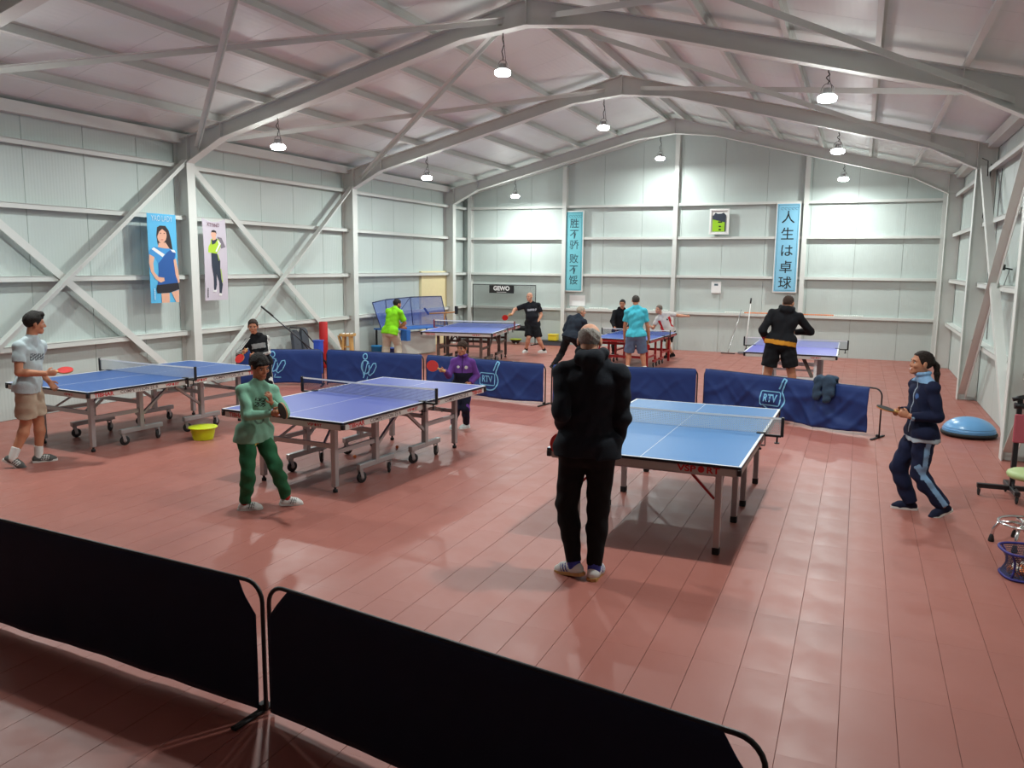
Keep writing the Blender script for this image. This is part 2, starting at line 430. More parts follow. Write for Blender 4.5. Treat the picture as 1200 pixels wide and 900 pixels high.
# ---------------------------------------------------------------- lamps
def build_lamps():
    m_body = mat('lamp_housing', (.35, .35, .36), .4, .6); m_cable = mat('black_cable', (.02, .02, .02), .6)
    m_dif = emit_mat('lamp_diffuser', (.95, 1, .97), 70)
    names = {FRAMES[1]: 'over the foreground', FRAMES[2]: 'on the nearest rafter', FRAMES[3]: 'on the second rafter', FRAMES[4]: 'on the far rafter'}
    for y, w1 in names.items():
        for x, z, zt in ((-8.7, 4.06, 4.495), (-4.8, 4.89, 5.402), (-.52, 4.26, 4.57)):
            t = empty('high_bay_lamp', (x, y, z), 0, 'round LED lamp %s, %s' % (w1, 'nearest the left wall' if x < -8 else 'under the ridge' if x < -4 else 'nearest the right wall'), 'lamp', 'round LED lamps hung from the rafters')
            MB().lathe([(0.02, .105), (.05, .10), (.055, .055), (.085, .042), (.09, .014), (.02, .013)], n=24).build('housing', m_body, t)
            MB().lathe([(.0, -.06), (.07, -.059), (.098, -.05), (.11, -.036), (.112, .0), (.105, .010), (.0, .012)], n=28).build('diffuser', m_dif, t)
            b = MB(); b.tube(arc((0, 0, .06), (.075), math.pi, 0, 10, (1, 0, 0), (0, 0, 1.3)), .005, 6); b.build('bracket', m_body, t)
            c = MB(); rr = random.Random(int(x * 10 + y))
            pts = [(0.0, 0, .15)] + [(.022 * math.sin(i * 1.3 + x) * math.sin(i * .35), .02 * math.cos(i * 1.1 + y) * math.sin(i * .35), .15 + (zt - z - .15) * i / 9) for i in range(1, 9)] + [(0, 0, zt - z)]
            P = []
            for a, b2 in zip(pts[:-1], pts[1:]):
                for k in range(3): P.append(Vector(a).lerp(Vector(b2), k / 3))
            P.append(Vector(pts[-1])); c.tube(P, .007, 6); c.tube([(.05, 0, .1), (.02, .01, .6 * (zt - z)), (.0, 0, zt - z)], .004, 5)
            c.build('cable', m_cable, t)
            li = bpy.data.lights.new('lamp_light', 'AREA'); li.shape = 'DISK'; li.size = .2; li.energy = LAMP_WATTS; li.color = LAMP_COLOR
            lo = bpy.data.objects.new('lamp_light', li); COL.objects.link(lo); lo.parent = t; lo.location = (0, 0, -.066)
build_lamps()

# ---------------------------------------------------------------- tables
m_silver = mat('silver_steel', (.42, .42, .42), .38, .55); m_brown = mat('brown_steel', (.13, .095, .08), .45, .3)
m_redsteel = mat('red_steel', rgb(165, 28, 30), .4); m_apron = mat('grey_apron', rgb(176, 172, 166), .5); m_aprw = mat('white_apron', rgb(205, 200, 194), .5)
m_line = mat('white_line', (.82, .82, .82), .5); m_redink = mat('red_print', rgb(190, 30, 35), .6); m_greyink = mat('grey_print', rgb(98, 74, 74), .6)
m_net_dark = net_mat('navy_net', (.03, .04, .09), .0125, .0032); m_net_white = net_mat('white_net', (.55, .6, .62), .0125, .0034); m_net_clear = net_mat('pale_net', (.45, .5, .55), .0125, .0035)
def castor_mesh():
    mb = MB(); RX = Matrix.Rotation(math.pi / 2, 3, 'Y')
    mb.lathe([(.012, -.014), (.05, -.014), (.058, -.008), (.058, .008), (.05, .014), (.012, .014)], (0, 0, .058), 18, RX, mi=0)
    mb.lathe([(.0, -.017), (.022, -.017), (.022, .017), (0, .017)], (0, 0, .058), 12, RX, mi=1)
    for s in (-1, 1): mb.bar((s * .021, 0, .058), (s * .021, -.02, .14), .035, .004, (1, 0, 0), mi=1)
    mb.box((0, -.02, .14), (.05, .05, .008), mi=1)
    return mb
def ball_text(fn, parent, size, w):
    """VSP(ball)RT: the o is a red ball"""
    k = size / .062
    for txt, c, tw in (('VSP', -.275, .45), ('RT', .34, .30)):
        add_text(MB(), txt, size, lambda u, v, c=c: fn(u + c * w, v), tw * w, .002 * k).build('lettering', m_redink, parent, label='red lettering')
    MB().add([fn(w * .065 + .024 * k * math.cos(q * .524), .003 * k + .024 * k * math.sin(q * .524)) for q in range(12)], [list(range(12))]).build('ball_emblem', m_redink, parent, label='red ball in place of the o')
def make_table(label, pos, rz, top, leg_m, apron_m, style, texts=True, brand='TIBHAR', title='COMPETITION 25 R', k=1.):
    t = empty('table_tennis_table', (pos[0], pos[1], 0), rz, label, 'table', 'table tennis tables'); t.scale = (k, k, k)
    Wt, L, Z = 1.525, 2.74, .76
    m_top = mat('table_top_' + top[0], top[1], top[2] if len(top) > 2 else .38, var=.03, scale=4)
    for s in (-1, 1):
        half = MB().box((0, s * (L / 4 + .002), Z - .011), (Wt, L / 2 - .004, .022), ch=.003).build('tabletop', m_top, t)
        ln = MB()
        for x in (-1, 1): ln.box((x * (Wt / 2 - .01), s * L / 4, Z + .0006), (.02, L / 2 - .006, .0012))
        ln.box((0, s * (L / 2 - .01), Z + .0006), (Wt - .04, .02, .0012)); ln.box((0, s * L / 4, Z + .0004), (.004, L / 2 - .02, .0008))
        ln.build('line', m_line, half)
        # black edge strip, apron
        e = MB(); 
        for x in (-1, 1): e.box((x * (Wt / 2 + .0015), s * (L / 4), Z - .012), (.003, L / 2 - .006, .018))
        e.box((0, s * (L / 2 + .0015), Z - .012), (Wt - .002, .003, .018)); 
        for x in (-1, 1): e.box((x * (Wt / 2 - .012), s * (L / 2 - .012), Z - .045), (.034, .034, .052), ch=.006)
        e.build('edge_band', M_BLACK, half)
        a = MB(); ah = .058
        for x in (-1, 1): a.box((x * (Wt / 2 - .018), s * (L / 4 - .01), Z - .022 - ah / 2), (.022, L / 2 - .065, ah), ch=.003)
        a.box((0, s * (L / 2 - .018), Z - .022 - ah / 2), (Wt - .07, .022, ah), ch=.003); a.box((0, s * .03, Z - .022 - ah / 2), (Wt - .07, .022, ah), ch=.003)
        ap = a.build('apron', apron_m, t)
        if texts:
            for sd in (-1, 1):
                xs = sd * (Wt / 2 - .0065)
                fn = lambda yc: (lambda u, v: (xs + sd * .0008, yc + sd * u, Z - .022 - ah / 2 + v))
                yo, yt, vy = s * (L / 2 - .21), s * (L / 2 - .68), s * .22
                if brand:
                    add_text(MB(), brand, .062, fn(yo), .25, .0022).build('lettering', m_redink, ap, label='red lettering')
                    add_text(MB(), title, .05, fn(yt), .52, .0008).build('lettering', m_greyink, ap, label='grey lettering')
                ball_text(fn(vy), ap, .042, .2)
            fe = lambda xo: (lambda u, v: (xo - s * u, s * (L / 2 - .0062), Z - .022 - ah / 2 + v))
            if style == 'plain': ball_text(fe(-s * .45), ap, .066, .32)
            else:
                ball_text(fe(-s * .42), ap, .036, .17)
                if brand: add_text(MB(), brand, .055, fe(s * .56), .22, .0015).build('lettering', m_redink, ap, label='red lettering')
    if style == 'plain':
        leg = MB(); leg.box((0, 0, .365), (.05, .05, .63), ch=.004, mi=0); leg.box((0, 0, .03), (.056, .056, .06), ch=.006, mi=1)
        me = leg.mesh('leg', [leg_m, M_RUBBER])
        for y in (-1.16, -.27, .27, 1.16):
            for x in (-.575, .575): place(me, 'leg', t, (x, y, 0))
        for s in (-1, 1):
            for y in (1.16, .27): MB().bar((-.575, s * y, .64), (.575, s * y, .64), .03, .04, (0, 0, 1)).build('rail', leg_m, t)
            for x in (-.575, .575):
                MB().bar((x, s * 1.16, .42), (x, s * .9, .66), .02, .02).build('brace', leg_m, t)
                MB().bar((x - math.copysign(.03, x), s * 1.155, .44), (x - math.copysign(.27, x), s * 1.155, .68), .018, .018).build('brace', m_redsteel, t, label='red diagonal brace')
    elif style == 'rolling':
        leg = MB(); leg.box((0, 0, .37), (.055, .055, .62), ch=.004, mi=0); leg.lathe([(.012, 0), (.024, .004), (.024, .03), (.012, .034), (.012, .06)], (0, 0, 0), 12, mi=1)
        me = leg.mesh('leg', [leg_m, M_RUBBER]); cm = castor_mesh().mesh('castor', [M_RUBBER, m_silver])
        for s in (-1, 1):
            for x in (-.46, .46):
                place(me, 'leg', t, (x, s * 1.13, 0))
                f = MB().box((x, s * .47, .43), (.06, .06, .52), ch=.004).box((x, s * .47, .175), (.055, .60, .055), ch=.005).build('foot_frame', leg_m, t)
                for y in (.23, .71): place(cm, 'castor', f, (x, s * y, .0), (0, 0, .25 * s * (1 if y > .5 else -2)))
                MB().bar((x, s * 1.13, .40), (x, s * .47, .40), .03, .045, (0, 0, 1)).build('rail', leg_m, t)
                MB().bar((x, s * .47, .33), (x, s * .06, .62), .03, .03, (0, 0, 1)).build('brace', leg_m, t)
            MB().bar((-.46, s * 1.13, .46), (.46, s * 1.13, .46), .03, .045, (0, 0, 1)).build('rail', leg_m, t)
            MB().bar((-.46, s * .47, .50), (.46, s * .47, .50), .03, .045, (0, 0, 1)).build('rail', leg_m, t)
            MB().bar((.30, s * 1.11, .44), (.16, s * .7, .69), .02, .02).build('brace', leg_m, t)
            MB().bar((-.30, s * 1.11, .44), (-.16, s * .7, .69), .02, .02).build('brace', leg_m, t)
    elif style == 'redframe':
        me = MB().box((0, 0, .35), (.055, .055, .70), ch=.004).mesh('leg', leg_m); cm = castor_mesh().mesh('castor', [M_RUBBER, m_silver])
        for s in (-1, 1):
            for x in (-.62, .62):
                place(me, 'leg', t, (x, s * 1.1, 0)); 
                f = MB().box((x, s * .3, .40), (.05, .05, .6), ch=.004).box((x, s * .3, .16), (.05, .4, .05), ch=.004).build('foot_frame', leg_m, t)
                place(cm, 'castor', f, (x, s * .45, 0)); place(cm, 'castor', f, (x, s * .15, 0))
                MB().bar((x, s * 1.1, .3), (x, s * .3, .3), .035, .04, (0, 0, 1)).build('rail', leg_m, t)
            for z in (.62, .3): MB().bar((-.62, s * 1.1, z), (.62, s * 1.1, z), .035, .06, (0, 0, 1)).build('rail', leg_m, t)
    else:   # big uprights of a roll-away table
        leg = MB(); leg.box((0, 0, .37), (.05, .05, .66), ch=.004, mi=0); leg.box((0, 0, .02), (.056, .056, .04), mi=1)
        me = leg.mesh('leg', [leg_m, M_RUBBER]); cm = castor_mesh().mesh('castor', [M_RUBBER, m_silver])
        for s in (-1, 1):
            for x in (-.42, .42):
                place(me, 'leg', t, (x, s * 1.2, 0))
                f = MB().box((x * 1.05, s * .42, .40), (.13, .06, .55), ch=.01).box((x, s * .42, .155), (.06, .5, .05), ch=.004).build('foot_frame', m_silver, t)
                for y in (.22, .6): place(cm, 'castor', f, (x, s * y, 0))
                MB().bar((x * .9, s * 1.19, .35), (x * .5, s * 1.1, .68), .06, .02, (0, 1, 0)).build('brace', m_brown, t)
            MB().bar((-.42, s * 1.2, .33), (.42, s * 1.2, .33), .03, .035, (0, 0, 1)).build('rail', leg_m, t)
            MB().bar((-.42, s * .42, .38), (.42, s * .42, .38), .03, .035, (0, 0, 1)).build('rail', leg_m, t)
    return t
def make_net(label, pos, rz, nm, tape=m_line, post_m=M_BLACK, k=1.):
    t = empty('table_net', (pos[0], pos[1], .76 * k), rz, label, 'net', 'nets across the tables'); t.scale = (k, k, k)
    hw = .7625 + .1525
    MB().grid(40, 2, lambda u, v: (-hw + 2 * hw * u, .004 * math.sin(u * 9), .003 + .135 * v - .006 * math.sin(math.pi * u) * v)).build('mesh', nm, t)
    MB().grid(40, 1, lambda u, v: (-hw + 2 * hw * u, .004 * math.sin(u * 9) - .0025, .134 + .017 * v - .006 * math.sin(math.pi * u))).grid(40, 1, lambda u, v: (-hw + 2 * hw * u, .004 * math.sin(u * 9) + .0025, .134 + .017 * v - .006 * math.sin(math.pi * u))).build('tape', tape, t)
    for s in (-1, 1):
        p = MB().box((s * hw, 0, .07), (.026, .03, .175), ch=.004).box((s * (hw - .075), 0, -.012), (.136, .03, .02)).build('post', post_m, t)
        c = MB().box((s * (hw - .18), 0, .006), (.07, .05, .007)).box((s * (hw - .141), 0, -.05), (.006, .03, .118)).box((s * (hw - .175), 0, -.106), (.074, .04, .006))
        c.tube([(s * (hw - .185), 0, -.13), (s * (hw - .185), 0, -.086)], .007, 8).lathe([(.018, -.145), (.018, -.13)], (s * (hw - .185), 0, 0), 12)
        c.tube([(s * (hw - .04), 0, -.07), (s * (hw - .04), 0, -.02)], .008, 8).lathe([(.022, -.08), (.022, -.07)], (s * (hw - .04), 0, 0), 12)
        c.build('clamp', M_BLACK, p)
    return t
TE_K = .875
TA, TB, TC_ = (-1.465, 7.44, -.0133), (-4.974, 7.65, -.0701), (-8.519, 7.913, -.0849)
TD, TE, TF = (-8.10, 16.95, .18), (-4.66, 18.3, -.03), (-1.054, 16.05, .009)
make_table('steel-blue table on plain silver legs with red brace, nearest on the right', TA[:2], TA[2], ('steel_blue', rgb(66, 124, 182), .42), m_silver, m_apron, 'plain', brand=None)
make_net('whitish net across the steel-blue table on the right', TA[:2], TA[2], m_net_white)
make_table('violet-blue table on castors in the middle, beside the boy in the mint sweatshirt', TB[:2], TB[2], ('violet_blue', rgb(72, 88, 170), .42), m_silver, m_aprw, 'rolling')
make_net('dark blue net across the violet-blue middle table', TB[:2], TB[2], m_net_dark)
make_table('mid-blue table on castors by the left wall, beside the boy in shorts', TC_[:2], TC_[2], ('mid_blue', rgb(48, 92, 160), .36), m_silver, m_aprw, 'rolling')
make_net('pale net across the table by the left wall', TC_[:2], TC_[2], m_net_clear)
make_table('far left blue table with brown legs in front of the ball machine', TD[:2], TD[2], ('soft_blue', rgb(78, 98, 178), .36), m_brown, m_aprw, 'rolling', k=1.04)
make_net('net with red-tinged posts across the far left table', TD[:2], TD[2], m_net_dark, post_m=mat('dark_red_plastic', rgb(120, 25, 35), .5), k=1.04)
make_table('far blue table on a red steel frame in the doubles game', TE[:2], TE[2], ('royal_blue', rgb(58, 92, 178), .36), m_redsteel, m_redsteel, 'redframe', texts=False, k=TE_K)
make_net('net across the red-framed table in the doubles game', TE[:2], TE[2], m_net_dark, k=TE_K)
make_table('lavender-blue far right table with white apron and tall grey uprights', TF[:2], TF[2], ('lavender', rgb(104, 104, 190), .4), m_line, m_aprw, 'upright', brand=None)
make_net('net with black posts across the lavender-blue far right table', TF[:2], TF[2], m_net_clear)

# ---------------------------------------------------------------- court barriers
def barrier(p, q, label, cloth_m, logo=None, logo_u=.45, seed=0, corner=.10, H=.66, amp=.012, group='folding court barriers', foot=(1, 1), zb=.045, gap_r=0., crease=0.):
    p, q = Vector((*p, 0)), Vector((*q, 0)); d = q - p; w = d.length; rz = math.atan2(d.y, d.x)
    t = empty('court_barrier', p, rz, label, 'barrier', group)
    r = .011
    pts = [(0, 0, .015), (0, 0, H - .1)] + arc((.1, 0, H - .1), .1, math.pi, math.pi / 2, 6, (1, 0, 0), (0, 0, 1))[1:] + arc((w - .1, 0, H - .1), .1, math.pi / 2, 0, 6, (1, 0, 0), (0, 0, 1)) + [(w, 0, .015)]
    MB().tube(pts, r, 8).build('frame', M_BLACK, t)
    rr = random.Random(seed); ph = [rr.uniform(0, 6.28) for _ in range(6)]
    c0, c1 = .02, w - .02 - gap_r
    def off(x, z):
        k = max(0, min(1, (H - z) / H)); e = math.sin(math.pi * min(1, max(0, x / w)))
        return amp * k * (math.sin(x * 7.3 + z * 6 + ph[0]) + .7 * math.sin(x * 13.1 - z * 9 + ph[1]) + .5 * math.sin(x * 3.1 + z * 12 + ph[2]) + .35 * math.sin(x * 23 + z * 5 + ph[3])) * (.35 + .65 * e) - .006 - .018 * min(1, 10 * k) - min(1, 2.5 * k) * crease * max(0, math.sin(13 * x + 17 * z + 2.2 * math.sin(5 * x + ph[2]) + ph[1])) ** 3 * (.3 + .7 * e) - min(1, 2.5 * k) * crease * .7 * max(0, math.sin(9 * x - 15 * z + 2 * math.sin(4 * x + ph[4]) + ph[3])) ** 4
    def top(x):
        e = min(x - c0, c1 + gap_r - x)
        return H + .006 - max(0, (corner - e)) * 1.25
    def bot(x): return zb + .012 * math.sin(x * 4 + ph[4]) * (1 if amp > .005 else .3)
    def fn(u, v):
        x = c0 + (c1 - c0) * u; z = bot(x) + (top(x) - bot(x)) * v
        return (x, off(x, z), z)
    cl = MB().grid(110, 20, fn).build('cloth', cloth_m, t)
    so = cl.modifiers.new('thickness', 'SOLIDIFY'); so.thickness = .003; so.offset = 1
    for x, on in ((.02, foot[0]), (w - .02, foot[1])):
        if on:
            MB().box((x, 0, .012), (.035, .40, .016), ch=.004).box((x, 0, .03), (.03, .05, .04)).build('foot', M_RUBBER, t)
    if logo:
        lm = mat('pale_blue_print', rgb(120, 185, 225), .6); lb = MB(); lx = w * logo_u
        P = lambda u, v: (lx + u, off(lx + u, .36 + v) - .010, .36 + v)
        def ribbon(pl, wd, closed=False):
            pl = [Vector((a, b, 0)) for a, b in pl]; pl = [a.lerp(b, q / 4) for a, b in zip(pl, pl[1:] + ([pl[0]] if closed else [])) for q in range(4)] + ([] if closed else [pl[-1]]); n = len(pl); vs = []; fs = []
            for i, a in enumerate(pl):
                pr = pl[i - 1] if (i or closed) else a; nx = pl[(i + 1) % n] if (i < n - 1 or closed) else a
                tt = (nx - pr).normalized(); nn = Vector((-tt.y, tt.x, 0)) * wd / 2
                for s in (1, -1): b = a + nn * s; vs.append(P(b.x, b.y))
            for i in range(n if closed else n - 1):
                j = (i + 1) % n; fs.append((2 * i, 2 * i + 1, 2 * j + 1, 2 * j))
            lb.add(vs, fs)
        circ = lambda cx, cy, rx, ry, a0, a1, n: [(cx + rx * math.cos(a0 + (a1 - a0) * i / n), cy + ry * math.sin(a0 + (a1 - a0) * i / n)) for i in range(n + 1)]
        if logo == 'bat':
            hx, hy = .145, .30
            ribbon(circ(.0, -.03, .165, .165, 3.6, 6.28 + .75, 26) + [(.13, .13), (.15, .17), (.19, .27), (.145, .29), (.10, .18), (.075, .13)], .022)
            x0, x1, y0, y1, rr_ = -.19, .10, -.115, .085, .03
            box = circ(x1 - rr_, y1 - rr_, rr_, rr_, 0, 1.57, 4) + circ(x0 + rr_, y1 - rr_, rr_, rr_, 1.57, 3.14, 4) + circ(x0 + rr_, y0 + rr_, rr_, rr_, 3.14, 4.71, 4) + circ(x1 - rr_, y0 + rr_, rr_, rr_, 4.71, 6.28, 4)
            ribbon(box, .016, True)
            add_text(lb, 'RTV', .15, lambda u, v: Vector(P(u - .045, v - .015)) + Vector((0, -.008, 0)), .2, .004)
        else:
            ribbon(circ(0, .22, .042, .05, 0, 6.0, 14), .018, True)
            ribbon(circ(.0, .03, .085, .12, .5, 6.6, 20), .018); ribbon(circ(-.02, .0, .04, .15, 1.2, 4.4, 10), .016); ribbon([(-.05, -.17), (.06, .14)], .018)
            ribbon([(.055, -.09), (.09, -.02), (.16, .10), (.215, .11), (.225, .05), (.17, -.06), (.09, -.12), (.055, -.09)], .016)
            ribbon([(.04, -.14), (.02, -.20), (.14, -.20)], .014)
        lb.build('logo', lm, cl, label='pale blue printed club logo' if logo != 'bat' else 'pale blue bat-shaped logo lettered RTV')
    return t
m_clothb = mat('navy_barrier_cloth', rgb(14, 48, 112), .62, var=.12, scale=3, bump=.5, bscale=6)
m_clothk = mat('black_barrier_cloth', rgb(20, 30, 58), .8, var=.1, bump=.05)
barrier((-4.86, 3.19), (-2.585, 3.03), 'black cloth barrier across the foreground, left of the join', m_clothk, seed=1, amp=.004, H=.675, zb=.03, corner=.13)
barrier((-2.545, 3.03), (-.185, 2.62), 'black cloth barrier across the foreground, right of the join', m_clothk, seed=2, amp=.004, H=.675, zb=.03, corner=.13, foot=(0, 1))
barrier((-10.3, 11.62), (-8.93, 12.33), 'navy barrier behind the boy in the black tracksuit, leftmost of its row', m_clothb, 'figure', .42, 3, corner=.02, amp=.010, crease=.006)
barrier((-8.87, 12.36), (-6.90, 12.42), 'navy barrier with a figure logo, behind the middle table net', m_clothb, 'figure', .42, 4, corner=.02, amp=.010, crease=.008, foot=(0, 1))
barrier((-6.84, 12.42), (-4.52, 12.10), 'navy barrier with a bat logo, behind the child in purple', m_clothb, 'bat', .56, 5, corner=.02, amp=.016, crease=.012, foot=(0, 1))
barrier((-4.42, 12.12), (-2.22, 12.62), 'navy barrier partly behind the man in the black hoodie', m_clothb, 'bat', .42, 6, corner=.02, amp=.012, crease=.010, foot=(0, 1))
barrier((-2.13, 12.72), (.352, 11.63), 'creased navy barrier with a jacket hung on it, rightmost of its row', m_clothb, 'bat', .44, 7, corner=.0, amp=.030, gap_r=.14, crease=.022, foot=(0, 1))
POSES = {
    'boy_grey': dict(pos=(-8.292, 6.023), rz=-0.489, H=1.66, j={'pelvis': (0.008, 0.057, 0.886), 'neck': (0.016, 0.117, 1.386), 'head': (0.022, 0.158, 1.541), 'rs': (0.118, -0.02, 1.3), 'ls': (-0.121, 0.218, 1.286), 're': (0.189, -0.095, 1.039), 'rw': (0.248, 0.184, 1.015), 'le': (-0.174, 0.202, 1.025), 'lw': (-0.084, 0.266, 0.896), 'lf': (-0.042, 0.131, 0.0), 'rf': (0.075, -0.185, 0.0), 'lk': (-0.053, 0.197, 0.484), 'rk': (0.058, -0.019, 0.46)}),
    'kid_green': dict(pos=(-4.862, 5.809), rz=-1.537, H=1.42, j={'pelvis': (0.054, -0.069, 0.704), 'neck': (0.027, -0.034, 1.144), 'head': (0.03, -0.006, 1.306), 'rs': (0.146, -0.089, 1.103), 'ls': (-0.068, 0.038, 1.097), 're': (0.221, -0.055, 0.919), 'rw': (0.146, 0.203, 0.914), 'le': (-0.055, 0.135, 0.95), 'lw': (0.093, 0.157, 0.997), 'rf': (0.125, -0.127, 0.0), 'lf': (-0.128, 0.131, 0.0), 'rk': (0.191, -0.049, 0.376), 'lk': (0.022, 0.134, 0.386)}),
    'boy_black': dict(pos=(-8.632, 10.462), rz=-3.01, H=1.4, j={'pelvis': (0.093, 0.058, 0.652), 'neck': (0.137, 0.085, 1.061), 'head': (0.165, 0.138, 1.22), 'rs': (0.247, 0.178, 1.011), 'ls': (0.017, 0.011, 1.018), 're': (0.262, 0.281, 0.872), 'rw': (0.137, 0.38, 0.859), 'le': (-0.082, 0.008, 0.831), 'lw': (0.027, 0.276, 0.773), 'rf': (0.056, 0.035, 0.0), 'lf': (-0.067, -0.042, 0.0), 'rk': (0.026, 0.134, 0.349), 'lk': (-0.062, 0.079, 0.346)}),
    'man_black': dict(pos=(-1.694, 5.401), rz=0.094, H=1.8, j={'pelvis': (0.002, 0.001, 0.96), 'neck': (0.008, 0.022, 1.573), 'head': (-0.015, 0.058, 1.697), 'ls': (-0.137, 0.001, 1.473), 'rs': (0.175, 0.006, 1.47), 'le': (-0.172, -0.067, 1.27), 'lw': (-0.198, 0.081, 1.072), 're': (0.251, -0.008, 1.167), 'rw': (0.173, 0.159, 0.958), 'lf': (-0.078, -0.017, 0.0), 'rf': (0.071, 0.015, 0.0), 'lk': (-0.231, 0.074, 0.534), 'rk': (0.072, 0.138, 0.501)}),
    'girl': dict(pos=(0.673, 8.182), rz=1.785, H=1.5, j={'pelvis': (0.024, 0.079, 0.75), 'neck': (0.027, 0.087, 1.243), 'head': (0.036, 0.119, 1.373), 'ls': (-0.091, 0.045, 1.176), 'rs': (0.155, 0.095, 1.155), 'le': (-0.165, 0.007, 0.945), 'lw': (-0.122, 0.218, 0.912), 're': (0.152, 0.155, 0.962), 'rw': (0.054, 0.244, 0.927), 'rf': (0.097, 0.113, 0.0), 'lf': (-0.086, -0.146, 0.0), 'rk': (0.108, 0.15, 0.334), 'lk': (-0.047, 0.051, 0.395)}),
    'purple': dict(pos=(-4.927, 9.851), rz=2.942, H=1.22, j={'pelvis': (-0.036, -0.028, 0.578), 'neck': (-0.04, -0.032, 0.968), 'head': (-0.05, -0.001, 1.104), 'rs': (0.058, 0.02, 0.919), 'ls': (-0.127, -0.099, 0.916), 're': (0.082, 0.064, 0.764), 'rw': (0.028, 0.276, 0.819), 'le': (-0.17, -0.158, 0.75), 'lw': (-0.179, -0.013, 0.639), 'rf': (0.064, 0.05, 0.0), 'lf': (-0.073, -0.057, 0.0), 'rk': (-0.034, 0.1, 0.302), 'lk': (-0.134, 0.022, 0.301)}),
    'bald': dict(pos=(-7.557, 19.443), rz=2.552, H=1.56, j={'pelvis': (0.043, 0.062, 0.752), 'neck': (0.066, 0.094, 1.281), 'head': (0.059, 0.154, 1.422), 'rs': (0.167, 0.273, 1.205), 'ls': (-0.046, -0.066, 1.219), 're': (0.192, 0.449, 1.078), 'rw': (0.176, 0.601, 0.985), 'le': (-0.051, -0.16, 1.001), 'lw': (-0.113, 0.013, 0.804), 'rf': (0.138, 0.197, 0.0), 'lf': (-0.125, -0.179, 0.0), 'rk': (0.02, 0.203, 0.346), 'lk': (-0.141, -0.028, 0.349)}),
    'green': dict(pos=(-9.543, 15.857), rz=-0.366, H=1.6, j={'pelvis': (-0.063, -0.081, 0.728), 'neck': (-0.075, 0.067, 1.227), 'head': (-0.078, 0.144, 1.321), 'rs': (0.089, 0.082, 1.149), 'ls': (-0.23, 0.031, 1.174), 're': (0.132, 0.201, 0.889), 'rw': (-0.076, 0.195, 0.79), 'le': (-0.263, 0.394, 0.887), 'lw': (-0.291, 0.44, 0.766), 'rf': (0.05, 0.064, 0.0), 'lf': (-0.137, -0.175, 0.0), 'rk': (-0.078, 0.144, 0.464), 'lk': (-0.231, -0.051, 0.465)}),
    'crouch': dict(pos=(-5.605, 16.499), rz=-0.755, H=1.62, j={'pelvis': (-0.003, -0.005, 0.731), 'neck': (-0.014, 0.187, 1.153), 'head': (-0.06, 0.271, 1.24), 'ls': (-0.152, 0.055, 1.12), 'rs': (0.178, 0.229, 1.029), 'le': (-0.191, -0.061, 0.809), 'lw': (-0.217, 0.018, 0.639), 're': (0.171, 0.321, 0.81), 'rw': (0.04, 0.502, 0.648), 'lf': (-0.107, -0.372, 0.0), 'rf': (0.091, 0.384, 0.0), 'lk': (-0.158, -0.191, 0.302), 'rk': (0.001, 0.321, 0.429)}),
    'cyan': dict(pos=(-4.23, 16.732), rz=0.283, H=1.58, j={'pelvis': (-0.016, 0.001, 0.807), 'neck': (-0.042, 0.021, 1.383), 'head': (-0.045, 0.052, 1.505), 'ls': (-0.259, 0.009, 1.256), 'rs': (0.188, -0.007, 1.264), 'le': (-0.337, -0.008, 0.927), 'lw': (-0.249, 0.159, 0.709), 're': (0.268, -0.029, 0.94), 'rw': (0.258, 0.141, 0.702), 'lf': (-0.178, 0.006, 0.0), 'rf': (0.186, -0.006, 0.0), 'lk': (-0.159, 0.086, 0.348), 'rk': (0.143, 0.075, 0.337)}),
    'backman': dict(pos=(-5.476, 20.046), rz=-3.015, H=1.5, j={'pelvis': (0.055, -0.093, 0.59), 'neck': (0.003, 0.0, 1.144), 'head': (-0.022, 0.057, 1.286), 'rs': (0.2, 0.028, 1.045), 'ls': (-0.199, -0.028, 1.052), 're': (0.261, 0.087, 0.854), 'rw': (0.133, 0.271, 0.71), 'le': (-0.295, 0.009, 0.843), 'lw': (-0.2, 0.224, 0.706), 'rf': (0.174, 0.024, 0.0), 'lf': (-0.207, -0.029, 0.0), 'rk': (0.145, 0.121, 0.345), 'lk': (-0.191, 0.074, 0.353)}),
    'white': dict(pos=(-4.208, 19.935), rz=2.739, H=1.46, j={'pelvis': (0.045, 0.032, 0.676), 'neck': (0.136, 0.193, 1.073), 'head': (0.163, 0.285, 1.188), 'rs': (0.235, 0.225, 0.965), 'ls': (-0.001, -0.001, 1.073), 're': (0.26, 0.304, 0.821), 'rw': (0.228, 0.465, 0.768), 'le': (-0.169, -0.119, 1.042), 'lw': (-0.339, -0.176, 1.032), 'rf': (0.029, 0.081, 0.0), 'lf': (0.028, -0.164, 0.0), 'rk': (-0.147, 0.202, 0.469), 'lk': (0.012, 0.131, 0.37)}),
    'blackhood': dict(pos=(-1.022, 13.01), rz=-0.009, H=1.8, j={'pelvis': (-0.044, -0.004, 1.11), 'neck': (0.01, 0.061, 1.586), 'head': (0.032, 0.103, 1.682), 'ls': (-0.157, -0.014, 1.501), 'rs': (0.194, 0.037, 1.51), 'le': (-0.262, -0.043, 1.304), 'lw': (-0.246, 0.079, 1.094), 're': (0.362, 0.132, 1.324), 'rw': (0.138, 0.313, 1.237), 'lf': (-0.237, -0.021, 0.0), 'rf': (0.219, 0.019, 0.0), 'lk': (-0.253, 0.098, 0.708), 'rk': (0.157, 0.134, 0.715)}),
}
